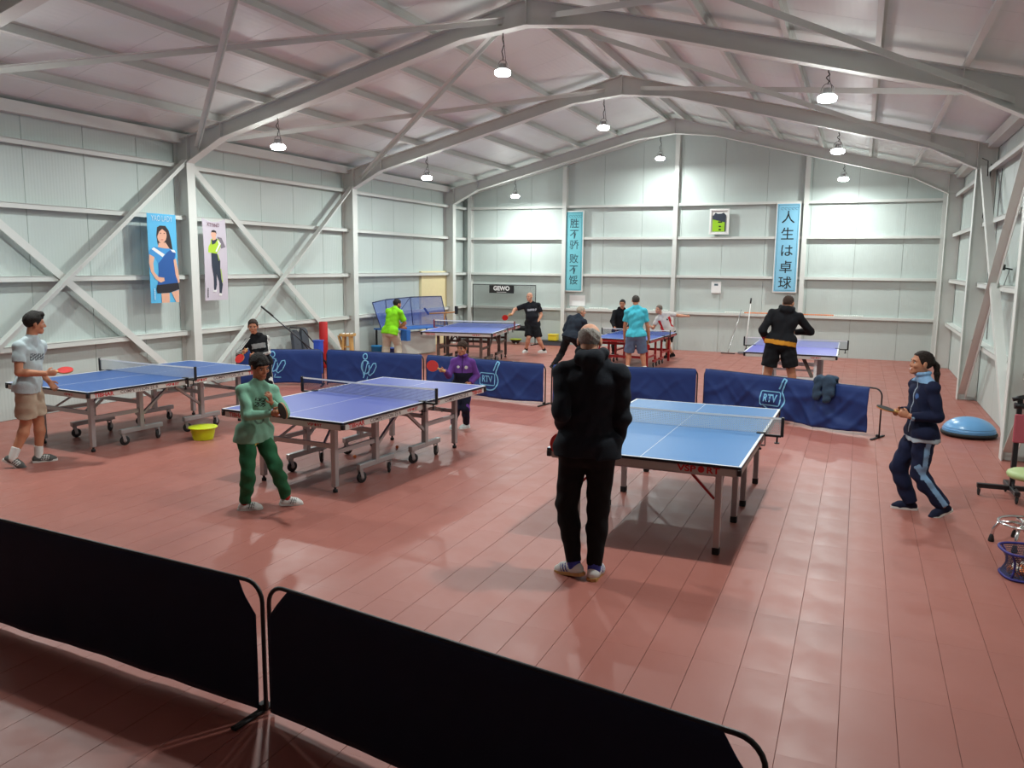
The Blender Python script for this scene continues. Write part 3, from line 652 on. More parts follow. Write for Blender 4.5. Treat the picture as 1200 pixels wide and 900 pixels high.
# ---------------------------------------------------------------- people: distance fields -> smooth continuous surfaces
import openvdb
A3 = lambda v: np.asarray(v, np.float32)
def unit(v): v = np.asarray(v, float); return v / max(np.linalg.norm(v), 1e-9)
class Field:
    def __init__(s, lo, hi, h):
        s.h = h; s.lo = np.asarray(lo, float); s.n = np.ceil((np.asarray(hi, float) - s.lo) / h).astype(int) + 1
        s.d = np.full(s.n, .15, np.float32)
    def win(s, lo, hi, m):
        a = np.clip(np.floor((np.asarray(lo, float) - m - s.lo) / s.h).astype(int), 0, s.n - 1)
        b = np.clip(np.ceil((np.asarray(hi, float) + m - s.lo) / s.h).astype(int) + 1, a + 1, s.n)
        ax = [(s.lo[i] + s.h * np.arange(a[i], b[i])).astype(np.float32) for i in range(3)]
        return tuple(slice(a[i], b[i]) for i in range(3)), (ax[0][:, None, None], ax[1][None, :, None], ax[2][None, None, :])
    def all(s): return s.win(s.lo, s.lo + s.h * s.n, 0)
    def join(s, fn, lo, hi, k=.012, sub=False):
        sl, X = s.win(lo, hi, k + .035); d = fn(*X); a = s.d[sl]
        if sub:
            d = -d; t = np.clip(.5 - .5 * (a - d) / k, 0, 1); s.d[sl] = a * (1 - t) + d * t + k * t * (1 - t)
        else:
            t = np.clip(.5 + .5 * (a - d) / k, 0, 1); s.d[sl] = d * t + a * (1 - t) - k * t * (1 - t)
        return s
    def cone(s, p, q, r0, r1, k=.012, flat=None, cut0=None, cut1=None, sub=False):
        """tapered limb p->q; flat = (axis, factor) squashes the section; cut0, cut1 trim the ends square at parameters along it"""
        p = np.asarray(p, float); q = np.asarray(q, float)
        if flat is not None: ax, f = unit(flat[0]), flat[1]
        def fn(x, y, z):
            X = [x - p[0], y - p[1], z - p[2]]; D = q - p
            if flat is not None:
                e = (X[0] * ax[0] + X[1] * ax[1] + X[2] * ax[2]) * (1 / f - 1); X = [X[i] + ax[i] * e for i in range(3)]
                D = D + ax * (D @ ax) * (1 / f - 1)
            L2 = max(float(D @ D), 1e-9); tt = (X[0] * D[0] + X[1] * D[1] + X[2] * D[2]) / L2; t = np.clip(tt, 0, 1)
            d = np.sqrt((X[0] - D[0] * t) ** 2 + (X[1] - D[1] * t) ** 2 + (X[2] - D[2] * t) ** 2) - (r0 + (r1 - r0) * t)
            if flat is not None: d = d * (f + (1 - f) * .35)
            L = math.sqrt(L2)
            if cut0 is not None: d = np.maximum(d, (cut0 - tt) * L)
            if cut1 is not None: d = np.maximum(d, (tt - cut1) * L)
            return d.astype(np.float32)
        R = max(r0, r1); return s.join(fn, np.minimum(p, q) - R, np.maximum(p, q) + R, k, sub)
    def egg(s, c, r, M=None, k=.012, sub=False, extra=None):
        c = np.asarray(c, float); r = np.asarray(r, float); M = np.eye(3) if M is None else np.asarray(M)
        def fn(x, y, z):
            X = (x - c[0], y - c[1], z - c[2])
            u = [X[0] * M[0, i] + X[1] * M[1, i] + X[2] * M[2, i] for i in range(3)]
            q = np.sqrt((u[0] / r[0]) ** 2 + (u[1] / r[1]) ** 2 + (u[2] / r[2]) ** 2) + 1e-6
            g = np.sqrt((u[0] / r[0] ** 2) ** 2 + (u[1] / r[1] ** 2) ** 2 + (u[2] / r[2] ** 2) ** 2) + 1e-6
            d = q * (q - 1) / g
            if extra is not None: d = np.maximum(d, extra(u))
            return d.astype(np.float32)
        R = max(r); return s.join(fn, c - R, c + R, k, sub)
    def plane(s, p, n):
        """keep the side away from n"""
        sl, (x, y, z) = s.all(); n = unit(n); s.d = np.maximum(s.d, ((x - p[0]) * n[0] + (y - p[1]) * n[1] + (z - p[2]) * n[2]).astype(np.float32)); return s
    def folds(s, amp, f=1.0, seed=0.):
        sl, (x, y, z) = s.all(); g = seed
        w = np.sin(31 * f * z + 9 * np.sin(7 * f * x + g) + 6 * y) * np.sin(17 * f * (x - y) + 8 * z + g) + .6 * np.sin(47 * f * z - 21 * x + 13 * y + 2 * g)
        s.d = s.d + (amp * w).astype(np.float32); return s
    def mesh(s, name, m, col=None):
        s.d[0], s.d[-1] = .1, .1; s.d[:, 0], s.d[:, -1] = .1, .1; s.d[:, :, 0], s.d[:, :, -1] = .1, .1
        g = openvdb.FloatGrid(.15); g.copyFromArray(np.ascontiguousarray(s.d))
        pts, quads = g.convertToQuads(0.0)
        pts = pts * s.h + s.lo.astype(np.float32)
        me = bpy.data.meshes.new(name); nv, nf = len(pts), len(quads)
        me.vertices.add(nv); me.vertices.foreach_set('co', pts.astype(np.float32).ravel())
        me.loops.add(nf * 4); me.loops.foreach_set('vertex_index', quads[:, ::-1].astype(np.int32).ravel())
        me.polygons.add(nf); me.polygons.foreach_set('loop_start', np.arange(0, nf * 4, 4, dtype=np.int32))
        me.polygons.foreach_set('use_smooth', np.ones(nf, bool)); me.update(calc_edges=True)
        v = me.vertices; 
        if nf:
            p0 = pts[quads[:, 0]]; nn = np.cross(pts[quads[:, 1]] - p0, pts[quads[:, 2]] - p0); vol = float((p0 * nn).sum())
            if vol > 0: me.flip_normals()
        me.materials.append(m)
        if col is not None and nv:
            a = me.color_attributes.new('Col', 'FLOAT_COLOR', 'POINT'); c = np.ones((nv, 4), np.float32); c[:, :3] = col(pts); a.data.foreach_set('color', c.ravel())
        return me
def paint(base): return lambda P: np.tile(A3(base), (len(P), 1))
def seg_t(P, a, b):
    a = A3(a); D = A3(b) - a; t = (P - a) @ D / (D @ D); return t, np.linalg.norm(P - a - np.clip(t, 0, 1)[:, None] * D, axis=1)
def ik(a, b, l0, l1, hint):
    a, b, hint = [np.asarray(v, float) for v in (a, b, hint)]
    d = np.linalg.norm(b - a); s = max(1., d * 1.004 / (l0 + l1)); l0 *= s; l1 *= s
    u = unit(b - a); x = (l0 * l0 - l1 * l1 + d * d) / (2 * d); h = math.sqrt(max(l0 * l0 - x * x, 0))
    w = hint - a; w = w - u * (w @ u)
    if np.linalg.norm(w) < 1e-4: w = np.array([0, -1e-3, 0]); w = w - u * (w @ u)
    return a + u * x + unit(w) * h
m_skin = attr_mat('skin', .55, bump=.03, spec=.35)
m_cloth = attr_mat('clothing', .9, sheen=0., bump=.2, bscale=90)
m_hair = attr_mat('hair', .7, bump=.7, bscale=120, spec=.3)
m_eye = attr_mat('eye', .2, bump=0)
def rotz(a): c, s = math.cos(a), math.sin(a); return np.array([[c, -s, 0], [s, c, 0], [0, 0, 1.]])
def rotx(a): c, s = math.cos(a), math.sin(a); return np.array([[1, 0, 0], [0, c, -s], [0, s, c]])
def roty(a): c, s = math.cos(a), math.sin(a); return np.array([[c, 0, s], [0, 1, 0], [-s, 0, c]])

SKIN = {'light': rgb(206, 150, 122), 'tan': rgb(190, 130, 100), 'warm': rgb(176, 118, 88)}
def shoe_mesh(h, L, up, sole, stripe=None, ankle=.0):
    f = Field((-.07, -.12, -.02), (.07, .24, .16), h); k = L / .28
    S = lambda *v: np.array(v) * k
    f.cone(S(0, -.055, .04), S(.004, .09, .035), .040 * k, .043 * k, .02); f.cone(S(.004, .09, .03), S(.002, .145, .026), .042 * k, .034 * k, .03)
    f.cone(S(0, -.03, .05), S(0, -.022, .105), .040 * k, .037 * k, .03, cut1=.9); f.cone(S(0, .03, .06), S(0, .09, .045), .034 * k, .03 * k, .03)
    sl, (x, y, z) = f.all(); f.d = np.maximum(f.d, (.004 * k - z).astype(np.float32) + 0 * x.astype(np.float32))
    def col(P):
        c = np.tile(A3(up), (len(P), 1)); 
        if stripe is not None:
            q = P[:, 1] / k * 1.0 - .35 * (P[:, 2] / k); w = (np.abs(((q - .0) % .026) - .013) < .006) & (q > -.01) & (q < .066) & (np.abs(P[:, 0]) > .022 * k) & (P[:, 2] > .026 * k); c[w] = stripe
        return c
    up_me = f.mesh('shoe', m_cloth, col)
    s = MB(); n = 22; pr = [(-.036, -.09), (-.043, -.05), (-.04, .0), (-.046, .07), (-.045, .12), (-.03, .165), (0, .185), (.03, .172), (.043, .13), (.046, .07), (.038, .0), (.042, -.05), (.036, -.09), (0, -.105)]
    s.prism([(a * k, b * k) for a, b in pr], .0, .024 * k, lambda u, v, d: (u, v, d))
    return up_me, s.mesh('sole', mat('sole_%d_%d_%d' % tuple(int(255 * c) for c in sole), sole, .6))

def make_person(key, label, skin='tan', h=.009, bulk=1., kid=False, belly=0., head=(0, 0, 0), hair='short', hair_col=(.012, .009, .008),
                shirt=None, pants=None, shoes=None, hands=None, feet=None, face_col=None, hood=False, collar=None, sock=None, female=False, smile=False, beard=None):
    Q = POSES[key]; H = Q['H']; j = {k: np.array(v, float) for k, v in Q['j'].items()}
    rg = np.array([1., 0, 0]); J = dict(j)
    up = unit(j['neck'] - j['pelvis']); ax = j['rs'] - j['ls']; ax = unit(ax - up * (ax @ up)); fw = np.cross(up, ax)
    wd = (.098 if kid or female else .107) * H * (1 if kid else bulk ** .5)
    mid = (j['rs'] + j['ls']) / 2; neck = j['neck']
    mid = .45 * mid + .55 * (neck - up * .052 * H)
    J['rs'], J['ls'] = mid + ax * wd, mid - ax * wd
    # the far shoulder follows its arm a little
    hx = unit(np.array([ax[0], ax[1], 0]) + np.array([1., 0, 0])); hw = .052 * H
    pel = j['pelvis']; J['rh'], J['lh'] = pel + hx * hw - np.array([0, 0, .012 * H]), pel - hx * hw - np.array([0, 0, .012 * H])
    feet = feet or {}; fm = {}
    for s in 'lr':
        yaw, pitch, lift = feet.get(s, (0, 0, 0)); R = rotz(math.radians(yaw)) @ rotx(math.radians(-pitch)); k = .152 * H / .28 
        base = j[s + 'f'].copy(); ballp = base + rotz(math.radians(yaw)) @ np.array([0, .09 * k, 0]) + [0, 0, lift]
        o = ballp - R @ np.array([0, .09 * k, 0]); fm[s] = (o, R); J[s + 'a'] = o + R @ np.array([0, -.02 * k, .085 * k])
        hint = j.get(s + 'k', (J[s + 'h'] + J[s + 'a']) / 2 + np.array([0, .2, 0]))
        J[s + 'k'] = ik(J[s + 'h'], J[s + 'a'], .238 * H, .235 * H, hint)
        J[s + 'e'] = ik(J[s + 's'], j[s + 'w'], .168 * H, .145 * H, j[s + 'e'])
        J[s + 'w'] = j[s + 'w']
    allp = np.array([J[k] for k in J]); lo, hi = allp.min(0) - .20, allp.max(0) + .20; lo[2] = -.01; hi[2] = j['head'][2] + .19
    hs = (.222 if kid else .234) / .235 * (H / 1.42 if kid and H < 1.35 else 1.0) if kid else .235 / .235 * min(1., H / 1.68)
    hy, hp, hr = [math.radians(a) for a in head]
    HM = rotz(hy) @ rotx(-hp) @ roty(hr); HC = j['head'].copy()
    hp_ = lambda *v: HC + HM @ (np.array(v) * hs)
    b = bulk
    f = Field(lo, hi, h)
    lat = (fw, .66)
    wa = pel + (neck - pel) * .38
    def torso(F, e, kk=.03):
        F.cone(J['rh'] + up * .02 * H, J['lh'] + up * .02 * H, .066 * H * b ** .5 + e, .066 * H * b ** .5 + e, kk, flat=(fw, .85))
        F.cone(pel + up * .03 * H, wa, .078 * H * b + e, .074 * H * b + e, kk, flat=(fw, .76))
        if belly: F.egg(pel + up * .10 * H + fw * (.02 + belly * .5), (.085 * H * b + e, .06 * H + belly + e, .095 * H + e), np.stack([ax, fw, up], 1), kk)
        for sx in (-1, 1): F.cone(wa + ax * sx * .022 * H, mid - up * .045 * H + ax * sx * .038 * H, .058 * H * b + e, .063 * H * b + e * .9, .022, flat=(fw, .84))
        F.cone(J['rs'], J['ls'], .033 * H + e * .7, .033 * H + e * .7, .018, flat=(fw, .9))
        for s in 'lr': F.cone(neck + (HC - neck) * .12, J[s + 's'] - up * .004 * H, .026 * H + e * .4, .024 * H + e * .6, .02)
    torso(f, -.012 if shirt else 0)
    # neck and head
    nb = hp_(0, -.022, -.055); f.cone(neck - up * .02 * H, nb, .0335 * H * (b ** .3) * (.88 if kid else 1), .030 * H * (.9 if kid else 1), .02)
    f.egg(hp_(0, -.012, .034), np.array([.0745, .094, .083]) * hs, HM, .02)
    f.egg(hp_(0, .018, -.035), np.array([.058, .066, .072]) * hs, HM, .03); f.cone(hp_(-.012, .066, -.092), hp_(.012, .066, -.092), .019 * hs, .019 * hs, .03)
    f.cone(hp_(-.034, .07, .022), hp_(.034, .07, .022), .017 * hs, .017 * hs, .012)
    for sx in (-1, 1):
        f.egg(hp_(sx * .031, .092, .0), np.array([.015, .012, .010]) * hs, HM, .012, sub=True)
        f.egg(hp_(sx * .04, .062, -.028), np.array([.022, .022, .02]) * hs, HM, .015)
        f.egg(hp_(sx * .077, -.008, -.006), np.array([.011, .021, .032]) * hs, HM @ rotz(sx * -.35), .006)
    ns = .010 if kid or female else 0; f.cone(hp_(0, .086 - ns * .5, .008), hp_(0, .106 - ns, -.028), .008 * hs, .0115 * hs, .01); f.cone(hp_(-.011, .091 - ns * .6, -.033), hp_(.011, .091 - ns * .6, -.033), .0085 * hs, .0085 * hs, .008)
    f.cone(hp_(-.019, .081, -.063), hp_(.019, .081, -.063), .0085 * hs, .0085 * hs, .008); f.cone(hp_(-.015, .079, -.073), hp_(.015, .079, -.073), .009 * hs, .009 * hs, .008)
    # limbs
    hands = hands or {}
    for s in 'lr':
        S, E, W = J[s + 's'], J[s + 'e'], J[s + 'w']; c = b ** .5 * (.88 if kid or female else 1)
        z = .86 if shirt and shirt.get('sleeve') == 'long' else 1.; f.cone(S, E, .030 * H * c * z, .024 * H * c * z, .012); m = E + (W - E) * .3
        f.cone(E, m, .0235 * H * c * z, .0245 * H * c * z, .012); f.cone(m, W, .0245 * H * c * z, .0165 * H * c, .012)
        # hand: palm, four unequal bent fingers, thumb from the side
        dv, nv, curl = hands.get(s, (None, None, .5)); dv = unit(W - E) if dv is None else unit(dv)
        side = -1 if s == 'r' else 1
        if nv is None: nv = ax * side * 1.0
        nv = np.asarray(nv, float); nv = unit(nv - dv * (nv @ dv)); sd = np.cross(dv, nv)
        hk = H / 1.75 * (1.05 if kid else 1.); pe = W + dv * .085 * hk
        f.cone(W, pe, .026 * hk, .038 * hk, .01, flat=(nv, .45))
        J[s + 'hand'] = W + dv * .075 * hk + nv * .02 * hk; J[s + 'hd'] = dv; J[s + 'hn'] = nv; J[s + 'hs'] = sd
        for i, (o, ln, r) in enumerate(((-.030, .066, .0082), (-.010, .076, .0088), (.010, .078, .009), (.029, .07, .0088))):
            p = pe + sd * o * hk - dv * .004; a = 0.; dirn = dv
            for q, fr in enumerate((.42, .32, .26)):
                a = curl * (q + .6); dirn = dv * math.cos(a) + nv * math.sin(a); p2 = p + dirn * ln * fr * hk
                f.cone(p, p2, r * hk * (1 - .08 * q), r * hk * (.92 - .08 * q), .004); p = p2
        # thumb: on the side of the palm that faces forward
        ts = 1 if (sd @ (fw + np.array([0, .0, .6]))) > 0 else -1
        t0 = W + dv * .03 * hk + sd * ts * .022 * hk; t1 = t0 + unit(dv * .7 + sd * ts * .75 + nv * .25) * .042 * hk; t2 = t1 + unit(dv * .9 + sd * ts * .1 + nv * (.25 + curl * .5)) * .032 * hk
        f.cone(t0, t1, .013 * hk, .0105 * hk, .006); f.cone(t1, t2, .0105 * hk, .0085 * hk, .004)
        Hh, K, A = J[s + 'h'], J[s + 'k'], J[s + 'a']; c = b ** .5 * (.92 if kid else 1) * (.8 if pants and not pants.get('short') else 1.)
        f.cone(Hh, K, .050 * H * c, .034 * H * c, .03); m = K + (A - K) * .3
        bk = -np.cross(unit(A - K), hx) * .008 * H
        f.cone(K, m + bk, .033 * H * c, .034 * H * c, .02); f.cone(m + bk, A, .034 * H * c, .0205 * H * c ** .3, .02)
        o, R = fm[s]; f.cone(A, o + R @ np.array([0, .09, .035]) * (.152 * H / .28), .020 * H, .018 * H, .015)
    sk = SKIN[skin]; lips = tuple(c * m for c, m in zip(sk, (.72, .5, .5))); brow = hair_col
    def bcol(P):
        c = np.tile(A3(sk), (len(P), 1)); U = (P - A3(HC)) @ A3(HM) / hs
        m = (np.abs(U[:, 0]) < (.024 if not smile else .028)) & (np.abs(U[:, 2] + .068) < .010) & (U[:, 1] > .06); c[m] = lips
        if smile: m = (np.abs(U[:, 0]) < .015) & (np.abs(U[:, 2] + .067) < .004) & (U[:, 1] > .06); c[m] = (.62, .58, .54)
        m = (np.abs(np.abs(U[:, 0]) - .031) < .017) & (np.abs(U[:, 2] - .021 + .1 * np.maximum(0, np.abs(U[:, 0]) - .03)) < .0055) & (U[:, 1] > .05); c[m] = brow
        if beard is not None:
            m = (U[:, 2] < -.035) & (U[:, 1] > -.01) & (U[:, 2] > -.125) & ~((np.abs(U[:, 0]) < .02) & (np.abs(U[:, 2] + .066) < .012)); c[m] = A3(sk) * .45 + A3(beard) * .55
        if hair == 'bald' or hair == 'ring':
            pass
        return c
    root = bpy.data.objects.new('person', f.mesh('person', m_skin, bcol)); COL.objects.link(root)
    root.location = (*Q['pos'], 0); root.rotation_euler = (0, 0, Q['rz']); tag(root, label, 'person')
    def child(n, me, lab=None):
        o = bpy.data.objects.new(n, me); COL.objects.link(o); o.parent = root
        if lab: o['label'] = lab
        return o
    # eyes
    for sx in (-1, 1):
        c = hp_(sx * .031, .0725, .0); e = MB().ball((0, 0, 0), .0115 * hs, 14, 10)
        me = e.mesh('eye', m_eye); a = me.color_attributes.new('Col', 'FLOAT_COLOR', 'POINT')
        pts = np.array(e.v, np.float32); cc = np.ones((len(pts), 4), np.float32); cc[:, :3] = (.7, .68, .65)
        fwd = A3(HM @ np.array([0, 1., 0])); cc[(pts @ fwd) > .0115 * hs * .6, :3] = (.02, .012, .008); a.data.foreach_set('color', cc.ravel())
        o = child('eye', me); o.location = c
    # hair
    if hair != 'bald':
        g = Field(HC - .19 * hs, HC + .17 * hs, min(h, .008)); t = {'short': .008, 'crop': .005, 'bowl': .009, 'ring': .006, 'tail': .007, 'quiff': .012}[hair]
        front = {'short': .070, 'crop': .075, 'bowl': .045, 'ring': .2, 'tail': .078, 'quiff': .066}[hair]
        nape = {'short': -.06, 'crop': -.05, 'bowl': -.07, 'ring': -.06, 'tail': -.06, 'quiff': -.055}[hair]
        side = {'bowl': -.018, 'tail': .0}.get(hair, -.004)
        def ex(u, hs=hs):
            x, y, z = [q / hs for q in u]; z = z + .034; y = y - .012
            zf = np.interp(y, [-.11, -.045, -.005, .035, .06, .1], [nape, nape + .015, -.03 if hair != 'bowl' else -.035, side + .012, front - .012, front]).astype(np.float32)
            zf = zf + .004 * np.sin(x * 260) + .003 * np.sin(x * 120 + 1)
            d = (zf - z) * .8
            if hair == 'ring': d = np.maximum(d, (z - (.052 - .3 * (y + .02))) * .8)
            return d * hs
        g.egg(hp_(0, -.012, .034), np.array([.0745 + t, .094 + t, .083 + t * 1.15]) * hs, HM, .004, extra=ex)
        if hair == 'quiff': g.cone(hp_(-.03, .07, .098), hp_(.035, .07, .10), .022 * hs, .02 * hs, .02); g.cone(hp_(-.02, -.02, .12), hp_(.0, .06, .112), .02 * hs, .02 * hs, .03)
        if hair == 'bowl': g.cone(hp_(-.045, .074, .055), hp_(.045, .076, .053), .014 * hs, .014 * hs, .012); g.cone(hp_(-.07, .03, .02), hp_(-.06, .058, .045), .010 * hs, .012 * hs, .012); g.cone(hp_(.07, .03, .02), hp_(.06, .058, .045), .010 * hs, .012 * hs, .012)
        if hair == 'tail':
            p = [hp_(0, -.10, .035), hp_(.0, -.145, .0), hp_(0, -.165, -.08), hp_(.0, -.185, -.17), hp_(.0, -.225, -.28)]
            g = Field(HC - .40 * hs, HC + .24 * hs, min(h, .008)); g.egg(hp_(0, -.012, .034), np.array([.0745 + t, .094 + t, .083 + t * 1.15]) * hs, HM, .004, extra=ex)
            for a, c2, r0, r1 in zip(p[:-1], p[1:], (.024, .026, .026, .02), (.026, .026, .02, .008)): g.cone(a, c2, r0 * hs, r1 * hs, .012)
        sl, (x, y, z) = g.all(); g.d = g.d + (.0035 * np.sin(190 * x + 60 * z + 5 * np.sin(40 * y)) * np.sin(170 * y - 80 * z)).astype(np.float32)
        child('hair', g.mesh('hair', m_hair, paint(hair_col)))
    # shirt
    ctx = dict(J=J, up=up, ax=ax, fw=fw, pel=pel, neck=neck, mid=mid, H=H, HC=HC, HM=HM, hs=hs)
    if shirt:
        e = shirt.get('ease', .014); g = Field(lo, hi, shirt.get('h', h)); torso(g, e)
        hem = shirt.get('hem', -.045)
        if hem < -.02:
            pass
            g.cone(J['rh'] - fw * .008 * H, J['lh'] - fw * .008 * H, .064 * H * b ** .5 + e + .006, .064 * H * b ** .5 + e + .006, .03, flat=(fw, .95))
            g.cone(J['rh'] - up * .05 * H - fw * .008 * H, J['lh'] - up * .05 * H - fw * .008 * H, .060 * H * b ** .5 + e + .008, .060 * H * b ** .5 + e + .008, .03)
        g.plane(pel + up * hem * H, -up)
        for s in 'lr':
            S, E, W = J[s + 's'], J[s + 'e'], J[s + 'w']; c = b ** .5 * (.9 if kid or female else 1)
            if shirt.get('sleeve', 'short') == 'long':
                g.cone(S, E, .031 * H * c + e * .62, .026 * H * c + e * .7, .015); g.cone(E, W, .026 * H * c + e * .7, .018 * H * c + e * .6, .015, cut1=.97)
            else:
                sl_ = shirt.get('sleeve_t', .62); g.cone(S, E, .031 * H * c + e * .6, .030 * H * c + e * .8 + .006, .014, cut1=sl_)
        g.cone(neck - up * .04 * H, neck + up * .004 * H, .042 * H, .036 * H, .012)
        if hood:
            hd = neck + up * .010 * hood * H - fw * .048 * H
            for a in range(7):
                an = math.radians(-110 + a * 36.6); p0 = neck + up * (hood * .016 - .010 * math.cos(an)) * H + ax * math.sin(an) * .048 * H - fw * math.cos(an) * .042 * H
                an2 = an + math.radians(36.6); p1 = neck + up * (hood * .016 - .010 * math.cos(an2)) * H + ax * math.sin(an2) * .048 * H - fw * math.cos(an2) * .042 * H
                if a < 6: g.cone(p0, p1, .019 * H, .019 * H, .02)
            g.cone(hd + ax * .03 * H - up * .01 * H, hd - ax * .03 * H - up * .01 * H, .028 * H, .028 * H, .03); g.cone(hd - up * .02 * H, hd - up * .095 * H + fw * .018 * H, .036 * H, .012 * H, .035)
        if collar:
            for a in range(10):
                an = math.radians(20 + a * 32); an2 = an + math.radians(32); P0 = lambda q: neck + up * (.030 - .004 * math.cos(q)) * H + ax * math.sin(q) * .038 * H + fw * (math.cos(q) * .036 + .008) * H
                g.cone(P0(an), P0(an2), .013 * H, .013 * H, .008)
        g.folds(shirt.get('fold', .0035), shirt.get('ff', 1.), len(key))
        col = shirt['col']; colf = col(ctx) if callable(col) else paint(col)
        child('shirt' if shirt.get('sleeve', 'short') == 'short' else 'jacket', g.mesh('shirt', m_cloth, colf))
    if pants:
        e = pants.get('ease', .012); g = Field(lo, np.array([hi[0], hi[1], max(pel[2] + .3, .5)]), pants.get('h', h))
        g.cone(J['rh'] + up * .02 * H, J['lh'] + up * .02 * H, .063 * H * b ** .5 + e * .4, .063 * H * b ** .5 + e * .4, .03, flat=(fw, .88))
        g.cone(J['rh'] - up * .01 * H - fw * .015 * H, J['lh'] - up * .01 * H - fw * .015 * H, .056 * H + e * .6, .056 * H + e * .6, .03)
        g.plane(pel + up * .055 * H, up)
        for s in 'lr':
            Hh, K, A = J[s + 'h'], J[s + 'k'], J[s + 'a']; c = b ** .5 * (.94 if kid else 1)
            if pants.get('short'):
                g.cone(Hh, K, .053 * H * c + e, .046 * H * c + e + .012, .02, cut1=pants['short'])
            else:
                g.cone(Hh, K, .053 * H * c + e, .036 * H * c + e, .025); bk = -np.cross(unit(A - K), hx) * .006 * H; m = K + (A - K) * .33 + bk; g.cone(K, m, .036 * H * c + e, .035 * H * c + e, .02); g.cone(m, A, .035 * H * c + e, pants.get('cuff', .028) * H * c + e * .6, .02, cut1=pants.get('end', .96))
        g.folds(pants.get('fold', .004), 1.1, len(key) * 2.)
        col = pants['col']; colf = col(ctx) if callable(col) else paint(col)
        child('shorts' if pants.get('short') else 'trousers', g.mesh('trousers', m_cloth, colf))
    if sock is not None:
        for s in 'lr':
            K, A = J[s + 'k'], J[s + 'a']; g = Field(np.minimum(K, A) - .12, np.maximum(K, A) + .12, h); top_, c2 = sock
            d0 = A + (K - A) * top_; g.cone(A - unit(K - A) * .02, d0, .0235 * H * b ** .5 + .004, .027 * H * b ** .5 + .003, .01, cut1=1.0); child('sock', g.mesh('sock', m_cloth, paint(c2)))
    if shoes:
        um, sm = shoe_mesh(min(h, .008), .152 * H, *shoes)
        for s in 'lr':
            o, R = fm[s]; M = Matrix(R.tolist()).to_4x4(); M.translation = Vector(o.tolist())
            ob = child('shoe', um); ob.matrix_basis = M
            so = bpy.data.objects.new('sole', sm); COL.objects.link(so); so.parent = ob
    return root, ctx
def to_world(root, v): return root.location + Matrix.Rotation(root.rotation_euler.z, 3, 'Z') @ Vector([float(x) for x in v])

# paddles are things of their own, held in the hands
m_rub_r = mat('red_rubber', rgb(200, 38, 34), .5); m_rub_k = mat('black_paddle_rubber', (.012, .012, .014), .5)
def make_paddle(label, grip, hdir, face_n, k=1.):
    """grip: middle of the handle, hdir: handle -> blade, face_n: normal of the red side (world)"""
    hdir = Vector(hdir).normalized(); n = Vector(face_n); n = (n - hdir * n.dot(hdir)).normalized(); x = hdir.cross(n)
    t = empty('paddle', grip, 0, label, 'paddle', 'paddles held by the players')
    t.matrix_world = Matrix((x, hdir, n)).transposed().to_4x4() @ Matrix.Scale(k, 4); t.location = Vector(grip)
    pr = [(.0745 * math.sin(a) * (1 if math.cos(a) > -.75 else .97), .132 + .079 * math.cos(a)) for a in [2 * math.pi * i / 36 for i in range(36)]]
    fn = lambda u, v, d: (u, v, d)
    MB().prism(pr, -.0032, .0032, fn).build('blade', M_WOOD, t)
    MB().prism([(a * .985, .132 + (v - .132) * .985 + .002) for a, v in pr], .0034, .0072, fn).build('rubber', m_rub_r, t, label='red rubber')
    MB().prism([(a * .985, .132 + (v - .132) * .985 + .002) for a, v in pr], -.0072, -.0034, fn).build('rubber', m_rub_k, t, label='black rubber')
    MB().tube([(0, -.052, 0), (0, -.045, 0), (0, .0, 0), (0, .04, 0), (0, .062, 0)], [.014, .0165, .0135, .013, .015], 10).build('handle', M_WOOD, t)
    return t
# ---------------------------------------------------------------- the players
NAVY, BLACK, WHITE = rgb(24, 30, 62), rgb(16, 17, 22), rgb(222, 222, 218)
def wcol(P, base, *rules):
    c = np.tile(A3(base), (len(P), 1))
    for m, v in rules: c[m] = A3(v)
    return c
def local(P, ctx):   # across, forward, up from the pelvis, in body heights
    d = P - A3(ctx['pel']); H = ctx['H']; return d @ A3(ctx['ax']) / H, d @ A3(ctx['fw']) / H, d @ A3(ctx['up']) / H
def on_arm(P, ctx, s):
    J = ctx['J']; t1, d1 = seg_t(P, J[s + 's'], J[s + 'e']); t2, d2 = seg_t(P, J[s + 'e'], J[s + 'w']); return t1, d1, t2, d2
def outer(P, ctx, a, b, s, w=.02):
    """strip along the outer side of a limb"""
    J = ctx['J']; A, B = A3(J[s + a]), A3(J[s + b]); D = B - A; t = (P - A) @ D / (D @ D); o = P - A - t[:, None] * D
    side = A3(ctx['ax']) * (1 if s == 'r' else -1); side = side - D * (side @ D) / (D @ D); side = side / np.linalg.norm(side); fw = np.cross(D / np.linalg.norm(D), side)
    return (o @ side > .012) & (np.abs(o @ fw) < w) & (t > -.25) & (t < 1.1) & (np.linalg.norm(o, axis=1) < .12)
def stripes(P, ctx, a, b, s, n=3, w=.024, front=0.):
    J = ctx['J']; A, B = A3(J[s + a]), A3(J[s + b]); D = B - A; t = (P - A) @ D / (D @ D); o = P - A - t[:, None] * D
    side = A3(ctx['ax']) * (1 if s == 'r' else -1) + front * A3(ctx['fw']); side = side - D * (side @ D) / (D @ D); side = side / np.linalg.norm(side); fw = np.cross(D / np.linalg.norm(D), side); q = o @ fw
    return (o @ side > .005) & (np.abs(q) < w) & (((q / w * n / 2 + .25) % 1) < .55) & (t > -.2) & (t < 1.1)

